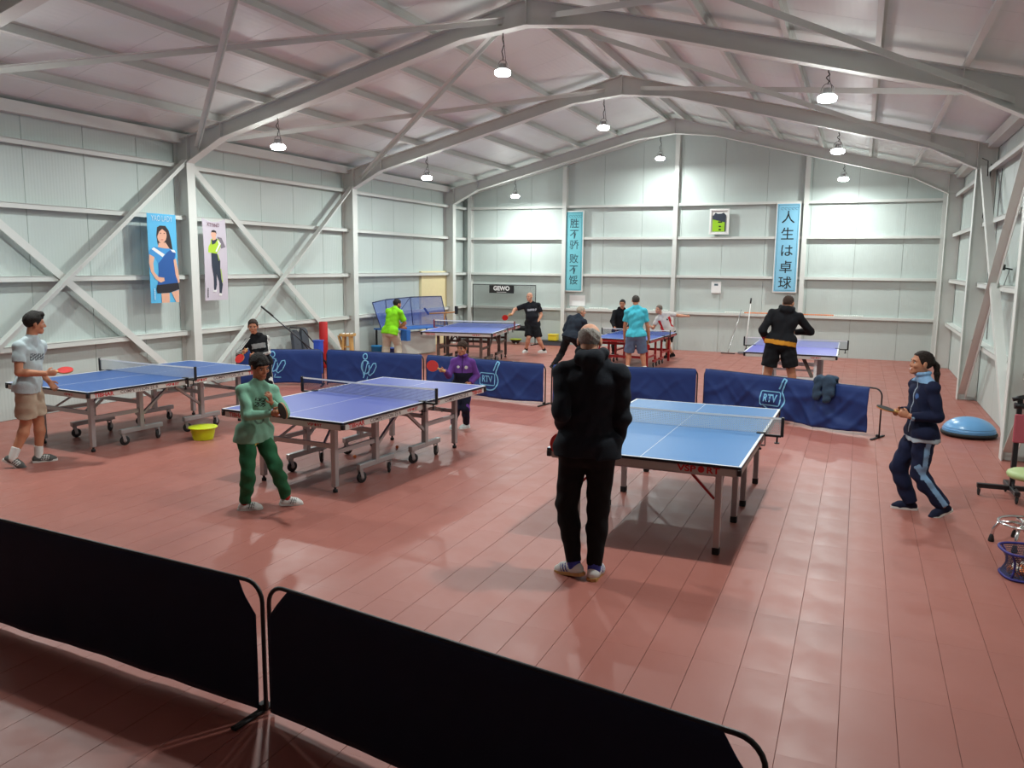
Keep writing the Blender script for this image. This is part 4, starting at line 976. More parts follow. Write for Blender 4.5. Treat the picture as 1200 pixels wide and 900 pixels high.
# 1 boy in shorts, left
def c(ctx):
    def f(P):
        x, y, z = local(P, ctx); pr = (np.abs(z - .185) < .022) & (y > .02) & (np.abs(x) < .065) & ((np.sin(x * 420) + np.sin(z * 300 + x * 160)) > -.2)
        return wcol(P, rgb(176, 190, 194), (pr, rgb(70, 78, 84)))
    return f
r, k = make_person('boy_grey', 'teenage boy in grey-blue tee and khaki shorts standing at the left table', 'tan', .0075, 1.0, head=(0, 4, 0), hair='quiff',
    shirt=dict(col=c, hem=-.05, ease=.014, fold=.004), pants=dict(col=rgb(176, 158, 138), short=.86, ease=.016), shoes=(rgb(92, 94, 92), rgb(215, 215, 210), WHITE), sock=(.28, WHITE),
    hands=dict(r=((.0, 1, .05), (-1, 0, 0), .9), l=((0.2, .5, -.8), (.9, .2, 0), .35)), feet=dict(l=(-4, 0, 0), r=(-25, 32, 0)))
g = to_world(r, k['J']['rhand']); fwd = Matrix.Rotation(r.rotation_euler.z, 3, 'Z')
make_paddle('red paddle held flat by the boy in khaki shorts', g, fwd @ Vector((-.1, 1, .12)), fwd @ Vector((.35, -.1, 1)))
# 2 boy in mint
def c(ctx):
    def f(P):
        x, y, z = local(P, ctx); a = (np.abs(z - .205) < .028) & (np.abs(x + .0) < .035) & (y > .03) & (np.sin(x * 190 + 8 * np.sin(z * 120)) > -.3)
        b2 = (np.abs(np.hypot(x, (z - .10)) - .028) < .006) & (y > .03) & (z < .10)
        return wcol(P, rgb(128, 178, 154), (a, rgb(42, 48, 44)), (b2, rgb(92, 122, 108)))
    return f
def cp(ctx):
    def f(P):
        x, y, z = local(P, ctx); return wcol(P, rgb(42, 100, 66), ((np.abs(x + .0) < .02) & (np.abs(z + .055) < .012) & (y > .02), rgb(205, 175, 80)))
    return f
r, k = make_person('kid_green', 'boy in mint sweatshirt and green trousers swinging at the middle table', 'warm', .0065, 1.0, True, head=(-16, 18, 4), hair='bowl',
    shirt=dict(col=c, sleeve='long', hem=-.055, ease=.015, fold=.004), pants=dict(col=cp, ease=.014, cuff=.03, end=.93, fold=.006), shoes=(WHITE, rgb(205, 205, 200), rgb(20, 20, 22)), sock=(.22, rgb(190, 50, 45)),
    hands=dict(r=((.45, .85, .15), (-.8, .4, .1), 1.0), l=((.5, .25, .8), (.3, -1, .1), .5)), feet=dict(r=(36, 0, 0), l=(44, 6, 0)), collar=False)
g = to_world(r, k['J']['rhand']); fwd = Matrix.Rotation(r.rotation_euler.z, 3, 'Z')
make_paddle('dark paddle swung by the boy in the mint sweatshirt', g, fwd @ Vector((.5, .8, .28)), fwd @ Vector((-.9, .6, .25)), 1.0)
# 3 boy in black tracksuit
def c(ctx):
    def f(P):
        x, y, z = local(P, ctx); ba = (np.abs(z - .19) < .028) & (np.abs(x) < .075)
        rules = [(ba, rgb(150, 152, 152))]
        for s in 'lr': rules += [(stripes(P, ctx, 's', 'e', s, 3, .030, 1.0) & (on_arm(P, ctx, s)[1] < .075), WHITE), (stripes(P, ctx, 'e', 'w', s, 3, .026, .3) & (on_arm(P, ctx, s)[3] < .07), WHITE)]
        return wcol(P, BLACK, *rules)
    return f
def cp(ctx): return lambda P: wcol(P, BLACK, *[(outer(P, ctx, a, b, s, .028), rgb(205, 205, 202)) for s in 'lr' for a, b in (('h', 'k'), ('k', 'a'))])
r, k = make_person('boy_black', 'boy in black tracksuit with white sleeve stripes behind the left table', 'tan', .008, 1.0, True, head=(28, 8, 0), hair='short', hair_col=rgb(45, 30, 22),
    shirt=dict(col=c, sleeve='long', hem=-.04, ease=.02), hood=True, pants=dict(col=cp, ease=.016), shoes=(rgb(30, 30, 34), WHITE), feet=dict(r=(10, 0, 0), l=(-15, 0, 0)),
    hands=dict(r=((.1, 1, -.1), (-1, 0, 0), .9), l=((.8, .6, .1), (.3, -.8, 0), .6)))
g = to_world(r, k['J']['rhand']); fwd = Matrix.Rotation(r.rotation_euler.z, 3, 'Z')
make_paddle('red paddle at the hip of the boy in the black tracksuit', g, fwd @ Vector((.35, .5, -.75)), fwd @ Vector((.1, 1, .5)))
# 4 man in black, foreground
r, k = make_person('man_black', 'balding man in black hoodie and joggers standing with his back turned', 'light', .0065, 1.06, head=(6, 14, 0), hair='ring', hair_col=rgb(158, 152, 146),
    shirt=dict(col=rgb(25, 29, 37), sleeve='long', hem=-.035, ease=.022, fold=.005), hood=1.7,
    pants=dict(col=lambda ctx: (lambda P: wcol(P, rgb(12, 12, 15), (outer(P, ctx, 'k', 'a', 'l', .022) & (np.abs(seg_t(P, ctx['J']['lk'], ctx['J']['la'])[0] - .45) < .16) & (np.sin(seg_t(P, ctx['J']['lk'], ctx['J']['la'])[0] * 75) > -.4), rgb(105, 105, 108)))), ease=.012, cuff=.024, end=.94, fold=.003),
    shoes=(WHITE, rgb(196, 150, 90), rgb(60, 64, 150)), sock=(.2, rgb(60, 66, 150)), feet=dict(l=(62, 10, .0), r=(-4, 0, 0)),
    hands=dict(l=((.15, .75, -.5), (1, .2, 0), .9), r=((-.3, .7, -.6), (-1, .2, 0), .4)))
g = to_world(r, k['J']['lhand']); fwd = Matrix.Rotation(r.rotation_euler.z, 3, 'Z')
make_paddle('red paddle in the left hand of the man in the black hoodie', g, fwd @ Vector((-.55, .1, -.75)), fwd @ Vector((-.25, -1, .1)))
# 5 girl
LB = rgb(130, 165, 200)
def c(ctx):
    def f(P):
        x, y, z = local(P, ctx); col_ = (z > .305) & (np.abs(x) < .09)
        rules = [(z < -.025, rgb(168, 178, 188)), (col_, LB), ((np.abs(x) < .004) & (y > .02) & (z > 0), rgb(150, 160, 175)), ((np.hypot(x + .04, z - .225) < .017) & (y > .02), rgb(70, 100, 150))]
        for s in 'lr':
            t1, d1, t2, d2 = on_arm(P, ctx, s); rules += [((t2 > .86) & (d2 < .06) & (t1 > .9), rgb(160, 195, 225))]
            J = ctx['J']; D = A3(J[s + 'e'] - J[s + 's']); q = (P - A3(J[s + 's'])); 
        return wcol(P, rgb(22, 28, 56), *rules)
    return f
def cp(ctx): return lambda P: wcol(P, rgb(26, 33, 62), *[(outer(P, ctx, a, b, s, .024), LB) for s in 'lr' for a, b in (('h', 'k'), ('k', 'a'))])
r, k = make_person('girl', 'smiling girl with a ponytail in a navy tracksuit with pale blue stripes', 'tan', .0065, 1.0, True, head=(6, -8, 0), hair='tail', hair_col=rgb(34, 22, 17), female=True, smile=True,
    shirt=dict(col=c, sleeve='long', hem=-.05, ease=.022, fold=.005), collar=True, pants=dict(col=cp, ease=.022, cuff=.036, end=1.0, fold=.005), shoes=(rgb(28, 34, 58), WHITE),
    hands=dict(l=((.55, .8, .15), (.6, -.5, .1), .8), r=((-.5, .8, .0), (-.6, -.5, 0), .9)), feet=dict(r=(-8, 0, 0), l=(15, 22, 0)))
g = to_world(r, (k['J']['lhand'] + k['J']['rhand']) / 2); fwd = Matrix.Rotation(r.rotation_euler.z, 3, 'Z')
make_paddle('paddle held edge-on in both hands by the girl in navy', g, fwd @ Vector((.1, 1, .25)), fwd @ Vector((.1, .2, -1)))
# 6 child in purple
PU = rgb(104, 62, 142)
def c(ctx):
    def f(P):
        x, y, z = local(P, ctx); arm = np.zeros(len(P), bool)
        for s in 'lr': t1, d1, t2, d2 = on_arm(P, ctx, s); arm |= (np.minimum(d1, d2) < .05) & (np.abs(x) > .075)
        return wcol(P, PU, ((z < .16) & ~arm, rgb(20, 22, 40)), ((np.hypot(x - .045, z - .225) < .014) & (y > .02), WHITE), ((np.hypot(x + .042, z - .222) < .018) & (y > .02), WHITE), ((np.abs(x) < .004) & (y > .02) & (z > .15), rgb(30, 25, 50)))
    return f
def cp(ctx): return lambda P: wcol(P, rgb(24, 26, 46), *[(outer(P, ctx, a, b, s, .018), PU) for s in 'lr' for a, b in (('h', 'k'), ('k', 'a'))])
r, k = make_person('purple', 'small child in purple and navy tracksuit behind the middle table', 'tan', .007, 1.0, True, head=(8, 4, 0), hair='bowl', hair_col=rgb(58, 38, 26),
    shirt=dict(col=c, sleeve='long', hem=-.045, ease=.02), collar=True, pants=dict(col=cp, ease=.014), shoes=(rgb(205, 215, 215), WHITE), feet=dict(r=(25, 0, 0), l=(-12, 0, 0)),
    hands=dict(r=((.35, 1, .2), (-1, .1, .2), 1.0), l=((.1, .8, -.4), (1, 0, 0), .6)))
g = to_world(r, k['J']['rhand']); fwd = Matrix.Rotation(r.rotation_euler.z, 3, 'Z')
make_paddle('bright red paddle held up by the child in purple', g, fwd @ Vector((.75, .55, .42)), fwd @ Vector((-.35, 1, .45)))
# 7 bald man
def c(ctx):
    def f(P):
        x, y, z = local(P, ctx); return wcol(P, rgb(26, 27, 34), ((np.abs(z - .225) < .016) & (np.abs(x) < .075) & (y > .03) & (np.sin(x * 330) > -.6), rgb(190, 195, 205)))
    return f
r, k = make_person('bald', 'bald man in dark tee and shorts reaching out at the far left table', 'light', .010, 1.12, belly=.02, head=(22, 0, 0), hair='bald', hair_col=rgb(90, 70, 60),
    shirt=dict(col=c, hem=-.05, ease=.018, sleeve_t=.72), pants=dict(col=rgb(20, 20, 24), short=.92, ease=.02), shoes=(WHITE, WHITE), sock=(.16, rgb(20, 20, 24)), feet=dict(r=(25, 0, 0), l=(-40, 0, 0)),
    hands=dict(r=((.4, 1, -.2), (-1, 0, 0), 1.), l=((0, .3, -1), (1, 0, 0), .4)))
g = to_world(r, k['J']['rhand']); fwd = Matrix.Rotation(r.rotation_euler.z, 3, 'Z')
make_paddle('paddle in the outstretched hand of the bald man', g, fwd @ Vector((.6, .6, -.5)), fwd @ Vector((-1, .2, 0)))
# 8 man in lime
r, k = make_person('green', 'man in lime green tee and beige trousers at the ball machine', 'tan', .010, 1.1, belly=.015, head=(-8, 12, 0), hair='short', hair_col=rgb(30, 24, 22), beard=rgb(40, 30, 26),
    shirt=dict(col=rgb(128, 205, 28), hem=-.05, ease=.02, sleeve_t=.8), pants=dict(col=rgb(196, 186, 168), ease=.028, cuff=.034), shoes=(rgb(70, 70, 74), WHITE),
    hands=dict(r=((-.5, .8, 0), (-.6, -.3, 0), .8), l=((.3, .9, -.1), (.6, -.3, 0), .8)))
# 9 crouching man in dark clothes
r, k = make_person('crouch', 'grey-haired man in dark long-sleeved top and black trousers lunging in the doubles game', 'light', .010, 1.05, head=(-10, 4, 0), hair='crop', hair_col=rgb(168, 156, 140),
    shirt=dict(col=rgb(34, 42, 54), sleeve='long', hem=-.03, ease=.014), pants=dict(col=rgb(13, 13, 16), ease=.01), shoes=(rgb(16, 16, 18), rgb(30, 30, 32)), feet=dict(l=(20, 30, 0)))
# 10 man in cyan
r, k = make_person('cyan', 'man in bright cyan tee and slate shorts with his back turned', 'tan', .009, 1.06, head=(-6, 6, 0), hair='short', hair_col=rgb(66, 62, 58),
    shirt=dict(col=rgb(74, 186, 206), hem=-.03, ease=.02, sleeve_t=.66, fold=.005), pants=dict(col=rgb(92, 110, 138), short=.98, ease=.024), shoes=(rgb(60, 60, 66), WHITE), sock=(.2, WHITE),
    hands=dict(l=((.1, .4, -.9), (1, 0, 0), .5), r=((-.1, .4, -.9), (-1, 0, 0), .9)))
g = to_world(r, k['J']['rhand']); fwd = Matrix.Rotation(r.rotation_euler.z, 3, 'Z')
make_paddle('red paddle hanging in the right hand of the man in cyan', g, fwd @ Vector((-.1, .5, -.9)), fwd @ Vector((.3, -1, -.4)))
# 11 man in black behind the red table
r, k = make_person('backman', 'man in black hooded top facing us across the red-framed table', 'tan', .010, 1.02, head=(0, 6, 0), hair='short', hair_col=rgb(34, 26, 24),
    shirt=dict(col=BLACK, sleeve='long', hem=-.03, ease=.02), hood=True, pants=dict(col=rgb(24, 24, 28), ease=.014), shoes=(rgb(30, 30, 34), WHITE))
# 12 man in white
def c(ctx):
    def f(P):
        x, y, z = local(P, ctx); return wcol(P, rgb(206, 202, 198), ((np.abs(np.abs(x) - .085) < .02) & (z < .22) & (np.abs(y) < .06), rgb(185, 30, 38)), ((np.hypot(x + .045, z - .19) < .014) & (y > .02), rgb(40, 44, 60)))
    return f
r, k = make_person('white', 'grey-haired man in white and red tee stretching his arm by the far wall', 'light', .010, 1.02, head=(-6, 2, -10), hair='short', hair_col=rgb(110, 98, 88),
    shirt=dict(col=c, hem=-.04, ease=.018), pants=dict(col=rgb(20, 20, 24), short=.75, ease=.018), shoes=(rgb(18, 18, 20), rgb(24, 24, 26)), sock=(.2, rgb(20, 20, 22)), feet=dict(r=(10, 0, 0), l=(-30, 10, 0)),
    hands=dict(l=((-.8, .2, 0), (0, 1, 0), .3), r=((.2, 1, .1), (-1, 0, 0), .9)))
# 13 man in black with the orange hem
def c(ctx):
    def f(P):
        x, y, z = local(P, ctx); rules = [((z < .004) & (np.abs(x) < .13), rgb(196, 132, 40))]
        t1, d1, t2, d2 = on_arm(P, ctx, 'l'); rules += [((t2 > .35) & (d2 < .06) & (t1 > .85), rgb(150, 34, 36))]
        return wcol(P, rgb(18, 19, 24), *rules)
    return f
r, k = make_person('blackhood', 'man in black top with orange hem and black shorts at the far right table', 'tan', .009, 1.02, head=(-14, 10, 0), hair='crop', hair_col=rgb(62, 46, 38),
    shirt=dict(col=c, sleeve='long', hem=-.035, ease=.02), hood=True, pants=dict(col=rgb(18, 18, 22), short=.72, ease=.024), shoes=(rgb(40, 42, 50), WHITE), sock=(.3, rgb(150, 128, 108)),
    hands=dict(l=((.1, .5, -.8), (1, 0, 0), .6), r=((-.8, .5, 0), (-.3, -1, 0), .9)), feet=dict(l=(15, 0, 0), r=(-15, 0, 0)))
# ---------------------------------------------------------------- things on the walls
def on_left(x, z0=0): return lambda u, v, d: (x + d, u, v)
def flat_print(mb_list, parent, fn):
    """stack of printed shapes: [(points, material)], each a hair in front of the last"""
    mats = []; mb = MB(); k = 0
    for poly, m in mb_list:
        if m not in mats: mats.append(m)
        k += 1; mb.add([fn(u, v, .0006 * k) for u, v in poly], [list(range(len(poly)))], mi=mats.index(m))
    return mb.build('print', mats, parent)
def ell(cx, cy, rx, ry, n=20, a0=0, a1=2 * math.pi): return [(cx + rx * math.cos(a0 + (a1 - a0) * i / n), cy + ry * math.sin(a0 + (a1 - a0) * i / n)) for i in range(n)]
def ink(name, c): return mat('ink_' + name, c, .6, var=.02)
m_ledge = mat('poster_edge', (.7, .7, .7), .6)
def poster(label, y0, y1, z0, z1, x, back, shapes, texts, sag=0.):
    p = MB()
    fn = lambda u, v, d: (x + d + (.02 * math.sin(v * 3.1) if sag else 0), y0 + (y1 - y0) * u, z0 + (z1 - z0) * v - sag * math.sin(math.pi * u) * v ** 6)
    n = 10
    p.grid(n, n, lambda u, v: fn(u, v, 0)); p.grid(n, n, lambda u, v: fn(u, v, -.004))
    p = p.build('poster', back); tag(p, label, 'poster', 'posters on the left wall')
    flat_print(shapes, p, fn)
    for txt, size, cu, cv, w, m, rot in texts:
        t = MB(); add_text(t, txt, size, (lambda a, b: fn(cu + (a / (y1 - y0) if not rot else -b / (y1 - y0)), cv + (b / (z1 - z0) if not rot else a / (z1 - z0)), .008)), w)
        t.build('lettering', m, p)
    return p
def build_posters():
    sk = ink('skin', rgb(222, 170, 145)); hr = ink('hair', rgb(38, 24, 24)); wh = ink('white', (.8, .8, .8)); bk = ink('black', rgb(26, 24, 34))
    lb = ink('sky_blue', rgb(60, 145, 208)); db = ink('deep_blue', rgb(30, 86, 158))
    def C1(pts):   # points measured on the print, 0..215 across and 0..667 down
        return [((x - lerp_) / 207., 1 - (y - 128) / 667.) for x, y, lerp_ in [(x, y, 150 + 50 * (y - 128) / 667.) for x, y in pts]]
    shapes = [(C1([(225, 230), (245, 215), (285, 215), (310, 250), (325, 300), (345, 400), (320, 400), (300, 375), (245, 380), (232, 350), (222, 290)]), hr),
        (C1([(240, 345), (290, 340), (320, 385), (280, 410), (235, 385)]), sk),
        (C1(ell(262, 290, 34, 55)), sk), (C1([(228, 260), (240, 228), (268, 218), (300, 245), (302, 300), (290, 262), (262, 240), (240, 262), (228, 300)]), hr),
        (C1([(175, 405), (205, 372), (245, 378), (285, 385), (318, 385), (362, 400), (370, 445), (350, 470), (240, 500), (215, 455), (190, 450), (172, 425)]), lb),
        (C1([(330, 392), (365, 405), (358, 470), (382, 600), (393, 645), (240, 662), (245, 560), (240, 500), (300, 415)]), db),
        (C1([(190, 392), (205, 378), (285, 430), (270, 450)]), wh), (C1([(325, 392), (355, 395), (368, 418), (340, 410)]), wh),
        (C1([(175, 430), (212, 452), (205, 500), (212, 560), (245, 600), (285, 605), (290, 630), (262, 642), (225, 615), (190, 560), (175, 490)]), sk),
        (C1([(350, 470), (368, 460), (385, 540), (402, 640), (392, 650), (368, 580)]), sk),
        (C1([(236, 660), (392, 645), (400, 695), (330, 720), (240, 722), (232, 690)]), bk), (C1([(268, 724), (328, 722), (332, 795), (275, 795)]), sk), (C1([(342, 718), (398, 700), (402, 795), (380, 795)]), sk),
        (C1(ell(250, 272, 5, 3)), hr), (C1(ell(276, 272, 5, 3)), hr), (C1([(252, 318), (272, 318), (262, 324)]), ink('lips', rgb(190, 90, 90)))] + [([(.10, .04 + .016 * k), (.14, .04 + .016 * k), (.14, .051 + .016 * k), (.10, .051 + .016 * k)], ink('pale_print', rgb(190, 222, 238))) for k in range(8)]
    poster('blue poster of a long-haired woman in sports kit, left of the wall column', 9.93, 10.53, 1.55, 2.98, XL + .035, ink('poster_blue', rgb(84, 178, 224)), shapes,
        [('YAO LADY', .13, .5, .945, .44, ink('pale_print', rgb(190, 222, 238)), False)])
    gr = ink('lime', rgb(170, 205, 50)); nv = ink('navy', rgb(38, 48, 66)); sh = ink('print_grey', rgb(120, 112, 124))
    def C2(pts): return [((x - l) / 175., 1 - (y - 160) / 620.) for x, y, l in [(x, y, 540 + 50 * (y - 160) / 620.) for x, y in pts]]
    shapes = [(C2([(655, 290), (690, 300), (722, 372), (690, 385), (665, 340)]), sh), (C2([(610, 310), (640, 300), (668, 312), (684, 350), (680, 380), (655, 425), (590, 415), (592, 370), (606, 345)]), gr),
        (C2([(612, 318), (640, 300), (660, 312), (640, 345), (618, 355)]), nv), (C2([(655, 310), (685, 345), (655, 410), (645, 405), (668, 350)]), wh),
        (C2(ell(628, 270, 20, 33)), sk), (C2([(608, 262), (612, 240), (628, 234), (645, 242), (650, 268), (642, 256), (614, 254)]), hr), (C2([(618, 296), (642, 292), (646, 312), (622, 322)]), sk),
        (C2([(612, 418), (658, 424), (684, 480), (686, 540), (700, 620), (714, 660), (710, 730), (694, 724), (684, 640), (660, 580), (668, 660), (664, 702), (650, 700), (640, 600), (622, 520)]), nv),
        (C2([(660, 430), (666, 430), (676, 480), (672, 480)]), gr), (C2([(688, 540), (693, 540), (712, 640), (707, 645)]), gr),
        (C2([(645, 702), (668, 700), (668, 716), (640, 716)]), wh), (C2([(690, 726), (712, 730), (712, 748), (688, 746)]), wh)] + [([(.09, .04 + .02 * k), (.13, .04 + .02 * k), (.13, .053 + .02 * k), (.09, .053 + .02 * k)], bk) for k in range(6)]
    poster('pale grey poster of an athlete in lime and navy tracksuit, right of the wall column', 11.12, 11.68, 1.55, 2.97, XL + .035, ink('poster_grey', rgb(196, 188, 200)), shapes,
        [('XTTINO', .11, .45, .945, .3, ink('maroon', rgb(110, 60, 80)), False)], sag=.06)
build_posters()
def banner(label, x0, x1, z0, z1, chars, col, inkm, size, gaps):
    y = YB - .135; w = x1 - x0
    b = MB().box(((x0 + x1) / 2, y + .012, (z0 + z1) / 2), (w + .05, .02, z1 - z0 + .06), ch=.004).build('calligraphy_banner', M_WHITE)
    tag(b, label, 'banner', 'calligraphy banners on the far wall')
    MB().box(((x0 + x1) / 2, y, (z0 + z1) / 2), (w, .006, z1 - z0)).build('cloth_panel', col, b)
    e = MB()
    for a, c, s in ((x0 + .03, (z0 + z1) / 2, (.008, .002, z1 - z0 - .06)), (x1 - .03, (z0 + z1) / 2, (.008, .002, z1 - z0 - .06)), ((x0 + x1) / 2, z0 + .03, (w - .06, .002, .008)), ((x0 + x1) / 2, z1 - .03, (w - .06, .002, .008))): e.box((a, y - .004, c), s)
    e.build('border', ink('border_teal', rgb(50, 100, 125)), b)
    c = MB()
    for k in range(5): c.tube([(x0 + .08 + w * .16 * (k + .5) + .035 * math.cos(q), y - .004, z1 - .12 + .03 * math.sin(q)) for q in np.linspace(.3, 5.2, 9)], .004, 4)
    c.build('cloud_motif', ink('border_teal', rgb(50, 100, 125)), b)
    for ch, zc in zip(chars, gaps):
        t = MB(); add_text(t, ch, size, lambda a, v: ((x0 + x1) / 2 + a, y - .0045, zc + v), None, .002); t.build('character', inkm, b)
banner('teal banner with six dark brushed characters, left on the far wall', -7.60, -7.13, 1.53, 3.68, '胜不骄败不馁', mat('teal_cloth', rgb(112, 190, 202), .7), ink('slate_brush', rgb(38, 72, 84)), .27, (3.35, 3.06, 2.77, 2.39, 2.09, 1.80))
banner('light blue banner with five bold black characters, right on the far wall', -2.03, -1.50, 1.62, 3.79, '人生は卓球', mat('light_blue_cloth', rgb(132, 192, 220), .7), ink('black_brush', rgb(14, 18, 24)), .33, (3.44, 3.03, 2.62, 2.21, 1.82))
def build_frames_small():
    y = YB - .14
    f = empty('framed_jersey', (-3.45, y, 3.37), 0, 'framed lime and navy jersey in a white frame on the far wall', 'picture frame')
    fr = MB()
    for c, s in (((0, 0, .30), (.50, .05, .05)), ((0, 0, -.30), (.50, .05, .05)), ((-.225, 0, 0), (.05, .05, .56)), ((.225, 0, 0), (.05, .05, .56))): fr.box(c, s, ch=.004)
    fr.build('frame', M_WHITE, f); MB().box((0, .015, 0), (.41, .01, .56)).build('mount', M_WHITE, f)
    j = MB(); j.prism([(-.17, -.25), (.165, -.25), (.165, .10), (-.17, .10)], 0, .012, lambda u, v, d: (u, .008 - d, v)); j.build('jersey', ink('jersey_lime', rgb(150, 200, 30)), f)
    s = MB(); s.prism([(-.17, .06), (.165, -.02), (.165, .16), (.10, .23), (.05, .20), (-.05, .20), (-.10, .23), (-.17, .14)], .0, .015, lambda u, v, d: (u, .007 - d, v)); s.prism([(.14, -.25), (.165, -.25), (.165, .0), (.14, .0)], 0, .0145, lambda u, v, d: (u, .007 - d, v)); s.build('jersey_shoulders', ink('jersey_navy', rgb(46, 54, 70)), f)
    t = MB()
    for z, w in ((-.01, .10), (-.12, .05), (-.20, .06)): t.box((.02, -.0085, z), (w, .002, .03))
    o = t.build('print_marks', ink('black_brush', rgb(14, 18, 24)), f); o['kind'] = 'stuff'
    b = empty('control_box', (-3.47, YB - .03, 1.69), 0, 'small white control box with a grey display on the far wall', 'control box')
    MB().box((0, 0, 0), (.25, .06, .31), ch=.012).build('housing', mat('box_white', (.86, .87, .86), .4), b); MB().box((0, -.032, .07), (.10, .006, .05), ch=.002).build('display', mat('display_grey', rgb(120, 140, 150), .3), b); MB().box((0, -.032, .07), (.07, .008, .025)).build('screen', mat('display_dark', rgb(70, 92, 100), .3), b)
    n = MB().box((-7.28, YB - .014, 1.25), (.46, .008, .30)).build('notice_sheet', mat('paper', (.85, .87, .86), .8)); tag(n, 'blank white sheet on the far wall below the left banner', 'paper')
    # door in the left wall
    md = mat('cream_door', rgb(228, 214, 168), .5)
    d = MB(); d.box((XWL + .035, 20.05, .99), (.05, 1.42, 1.96), ch=.004); d = d.build('door_1', md); tag(d, 'cream door in the left wall near the far corner', kind='structure')
    fr = MB()
    for c, s in (((XWL + .03, 19.31, 1.0), (.07, .06, 2.0)), ((XWL + .03, 20.79, 1.0), (.07, .06, 2.0)), ((XWL + .03, 20.05, 2.0), (.07, 1.54, .06))): fr.box(c, s)
    fr.build('door_frame', md, d); MB().tube([(XWL + .06, 20.62, 1.0), (XWL + .10, 20.62, 1.0), (XWL + .10, 20.5, 1.0)], .01, 8).build('door_handle', M_CHROME, d)
    # right wall
    x = XWR
    c = empty('wall_camera', (x - .15, 13.36, 2.25), 0, 'small black camera on a bracket on the right wall', 'camera')
    MB().box((0, 0, 0), (.10, .16, .08), ch=.01).lathe([(.03, 0), (.03, .05)], (0, -.08, 0), 14, Matrix.Rotation(math.pi / 2, 3, 'X')).build('body', M_BLACK, c); MB().bar((0, 0, 0), (.145, 0, -.03), .02, .02).build('bracket', M_BLACK, c)
    MB().tube([(.0, .05, -.03), (-.0, .1, -.25), (.02, .08, -.42), (.05, .02, -.3), (.11, 0, -.03)], .006, 6).build('cable', mat('grey_cable', (.3, .3, .3), .6), c)
    s = MB().prism(ell(0, 0, .045, .07, 14), 0, .006, lambda u, v, d: (x - .001 - d, 14.06 + u, 2.79 + v)).build('round_sticker', mat('violet_sticker', rgb(120, 90, 190), .5)); tag(s, 'small violet sticker high on the right wall', 'sticker')
    MB().prism(ell(.0, .0, .022, .035, 12), 0, .003, lambda u, v, d: (x - .0075 - d, 14.06 + u, 2.79 + v)).build('emblem', M_BLACK, s)
    f = Field((-.2, -.25, -.15), (.2, .25, .25), .012); f.egg((0, 0, .02), (.08, .12, .1), k=.02); f.egg((-.02, .08, .12), (.05, .07, .09), k=.02); f.egg((-.03, -.1, .03), (.05, .08, .06), k=.02); f.folds(.008, 2, 3)
    o = bpy.data.objects.new('plastic_bag', f.mesh('plastic_bag', mat('white_plastic', (.8, .82, .84), .4))); COL.objects.link(o); o.location = (x - .085, 16.2, 1.13); tag(o, 'crumpled white bag on the rail of the right wall', 'bag')
    cb = MB(); cb.tube([(x - .01, 15.2, 3.8), (x - .012, 15.25, 3.1), (x - .012, 15.15, 2.4), (x - .012, 15.22, 1.7), (x - .012, 15.18, 1.1)], .008, 6); o = cb.build('wall_cable', mat('grey_cable', (.3, .3, .3), .6)); tag(o, 'grey cable running down the right wall', 'cable')
    cb = MB(); cb.tube([(XR + .06, 15.72, 4.02), (XR + .12, 15.5, 3.95), (XR + .14, 15.45, 3.4), (XR + .1, 15.4, 3.05), (XR + .14, 15.5, 3.0), (XR + .17, 15.48, 3.9)], .008, 6); o = cb.build('hanging_cable', M_BLACK); tag(o, 'looped black cable hanging by the right column', 'cable')
build_frames_small()

# ---------------------------------------------------------------- balls
def ball_mesh(c, nm): return MB().ball((0, 0, 0), .02, 12, 8).mesh(nm, mat(nm, c, .45, var=.02))
def build_balls():
    wm, om = ball_mesh((.82, .82, .78), 'white_ball'), ball_mesh(rgb(238, 130, 60), 'orange_ball')
    rr = random.Random(3)
    def put(me, p, label, group=None):
        o = place(me, 'table_tennis_ball', None, p); tag(o, label, 'ball', group); return o
    zr = .996 + .06
    x = -3.2
    while x < .1:
        white = x < -2.72 or x > -.56 or (-1.9 < x < -1.28)
        if not (-1.9 < x < -1.26 and -1.44 < x < -1.28):
            put(wm if white else om, (x, YB - .065 + rr.uniform(-.012, .012), 1.036 + .02), 'white ball resting on the wall rail behind the far right table' if white else 'orange ball resting on the wall rail behind the far right table', 'white balls on the right wall rail' if white else 'orange balls on the right wall rail')
        x += .045
    for x0, n in ((-7.45, 9), (-6.9, 12), (-5.9, 14), (-5.1, 9)):
        for i in range(n): put(wm, (x0 + i * .047 + rr.uniform(0, .004), YB - .065, 1.056), 'white ball resting on the wall rail below the left banner', 'white balls on the left wall rail')
    for p, o, l in (((-5.23, 7.78), 1, 'orange ball on the floor under the near half of the middle table'), ((-5.05, 8.42), 1, 'orange ball on the floor under the net of the middle table'), ((-8.10, 8.52), 1, 'orange ball on the floor by the castor of the left table'),
                    ((-9.25, 20.9), 0, 'white ball on the floor near the far left corner'), ((-8.9, 21.4), 0, 'white ball on the floor beside the dark bowl'), ((-7.0, 15.9), 0, 'white ball on the floor right of the far left table'), ((-9.9, 17.2), 0, 'white ball on the floor beside the ball machine'),
                    ((-8.35, 21.3), 0, 'white ball on the floor behind the bald man')):
        put(om if o else wm, (*p, .02), l)
    return wm, om
WM, OM = build_balls()

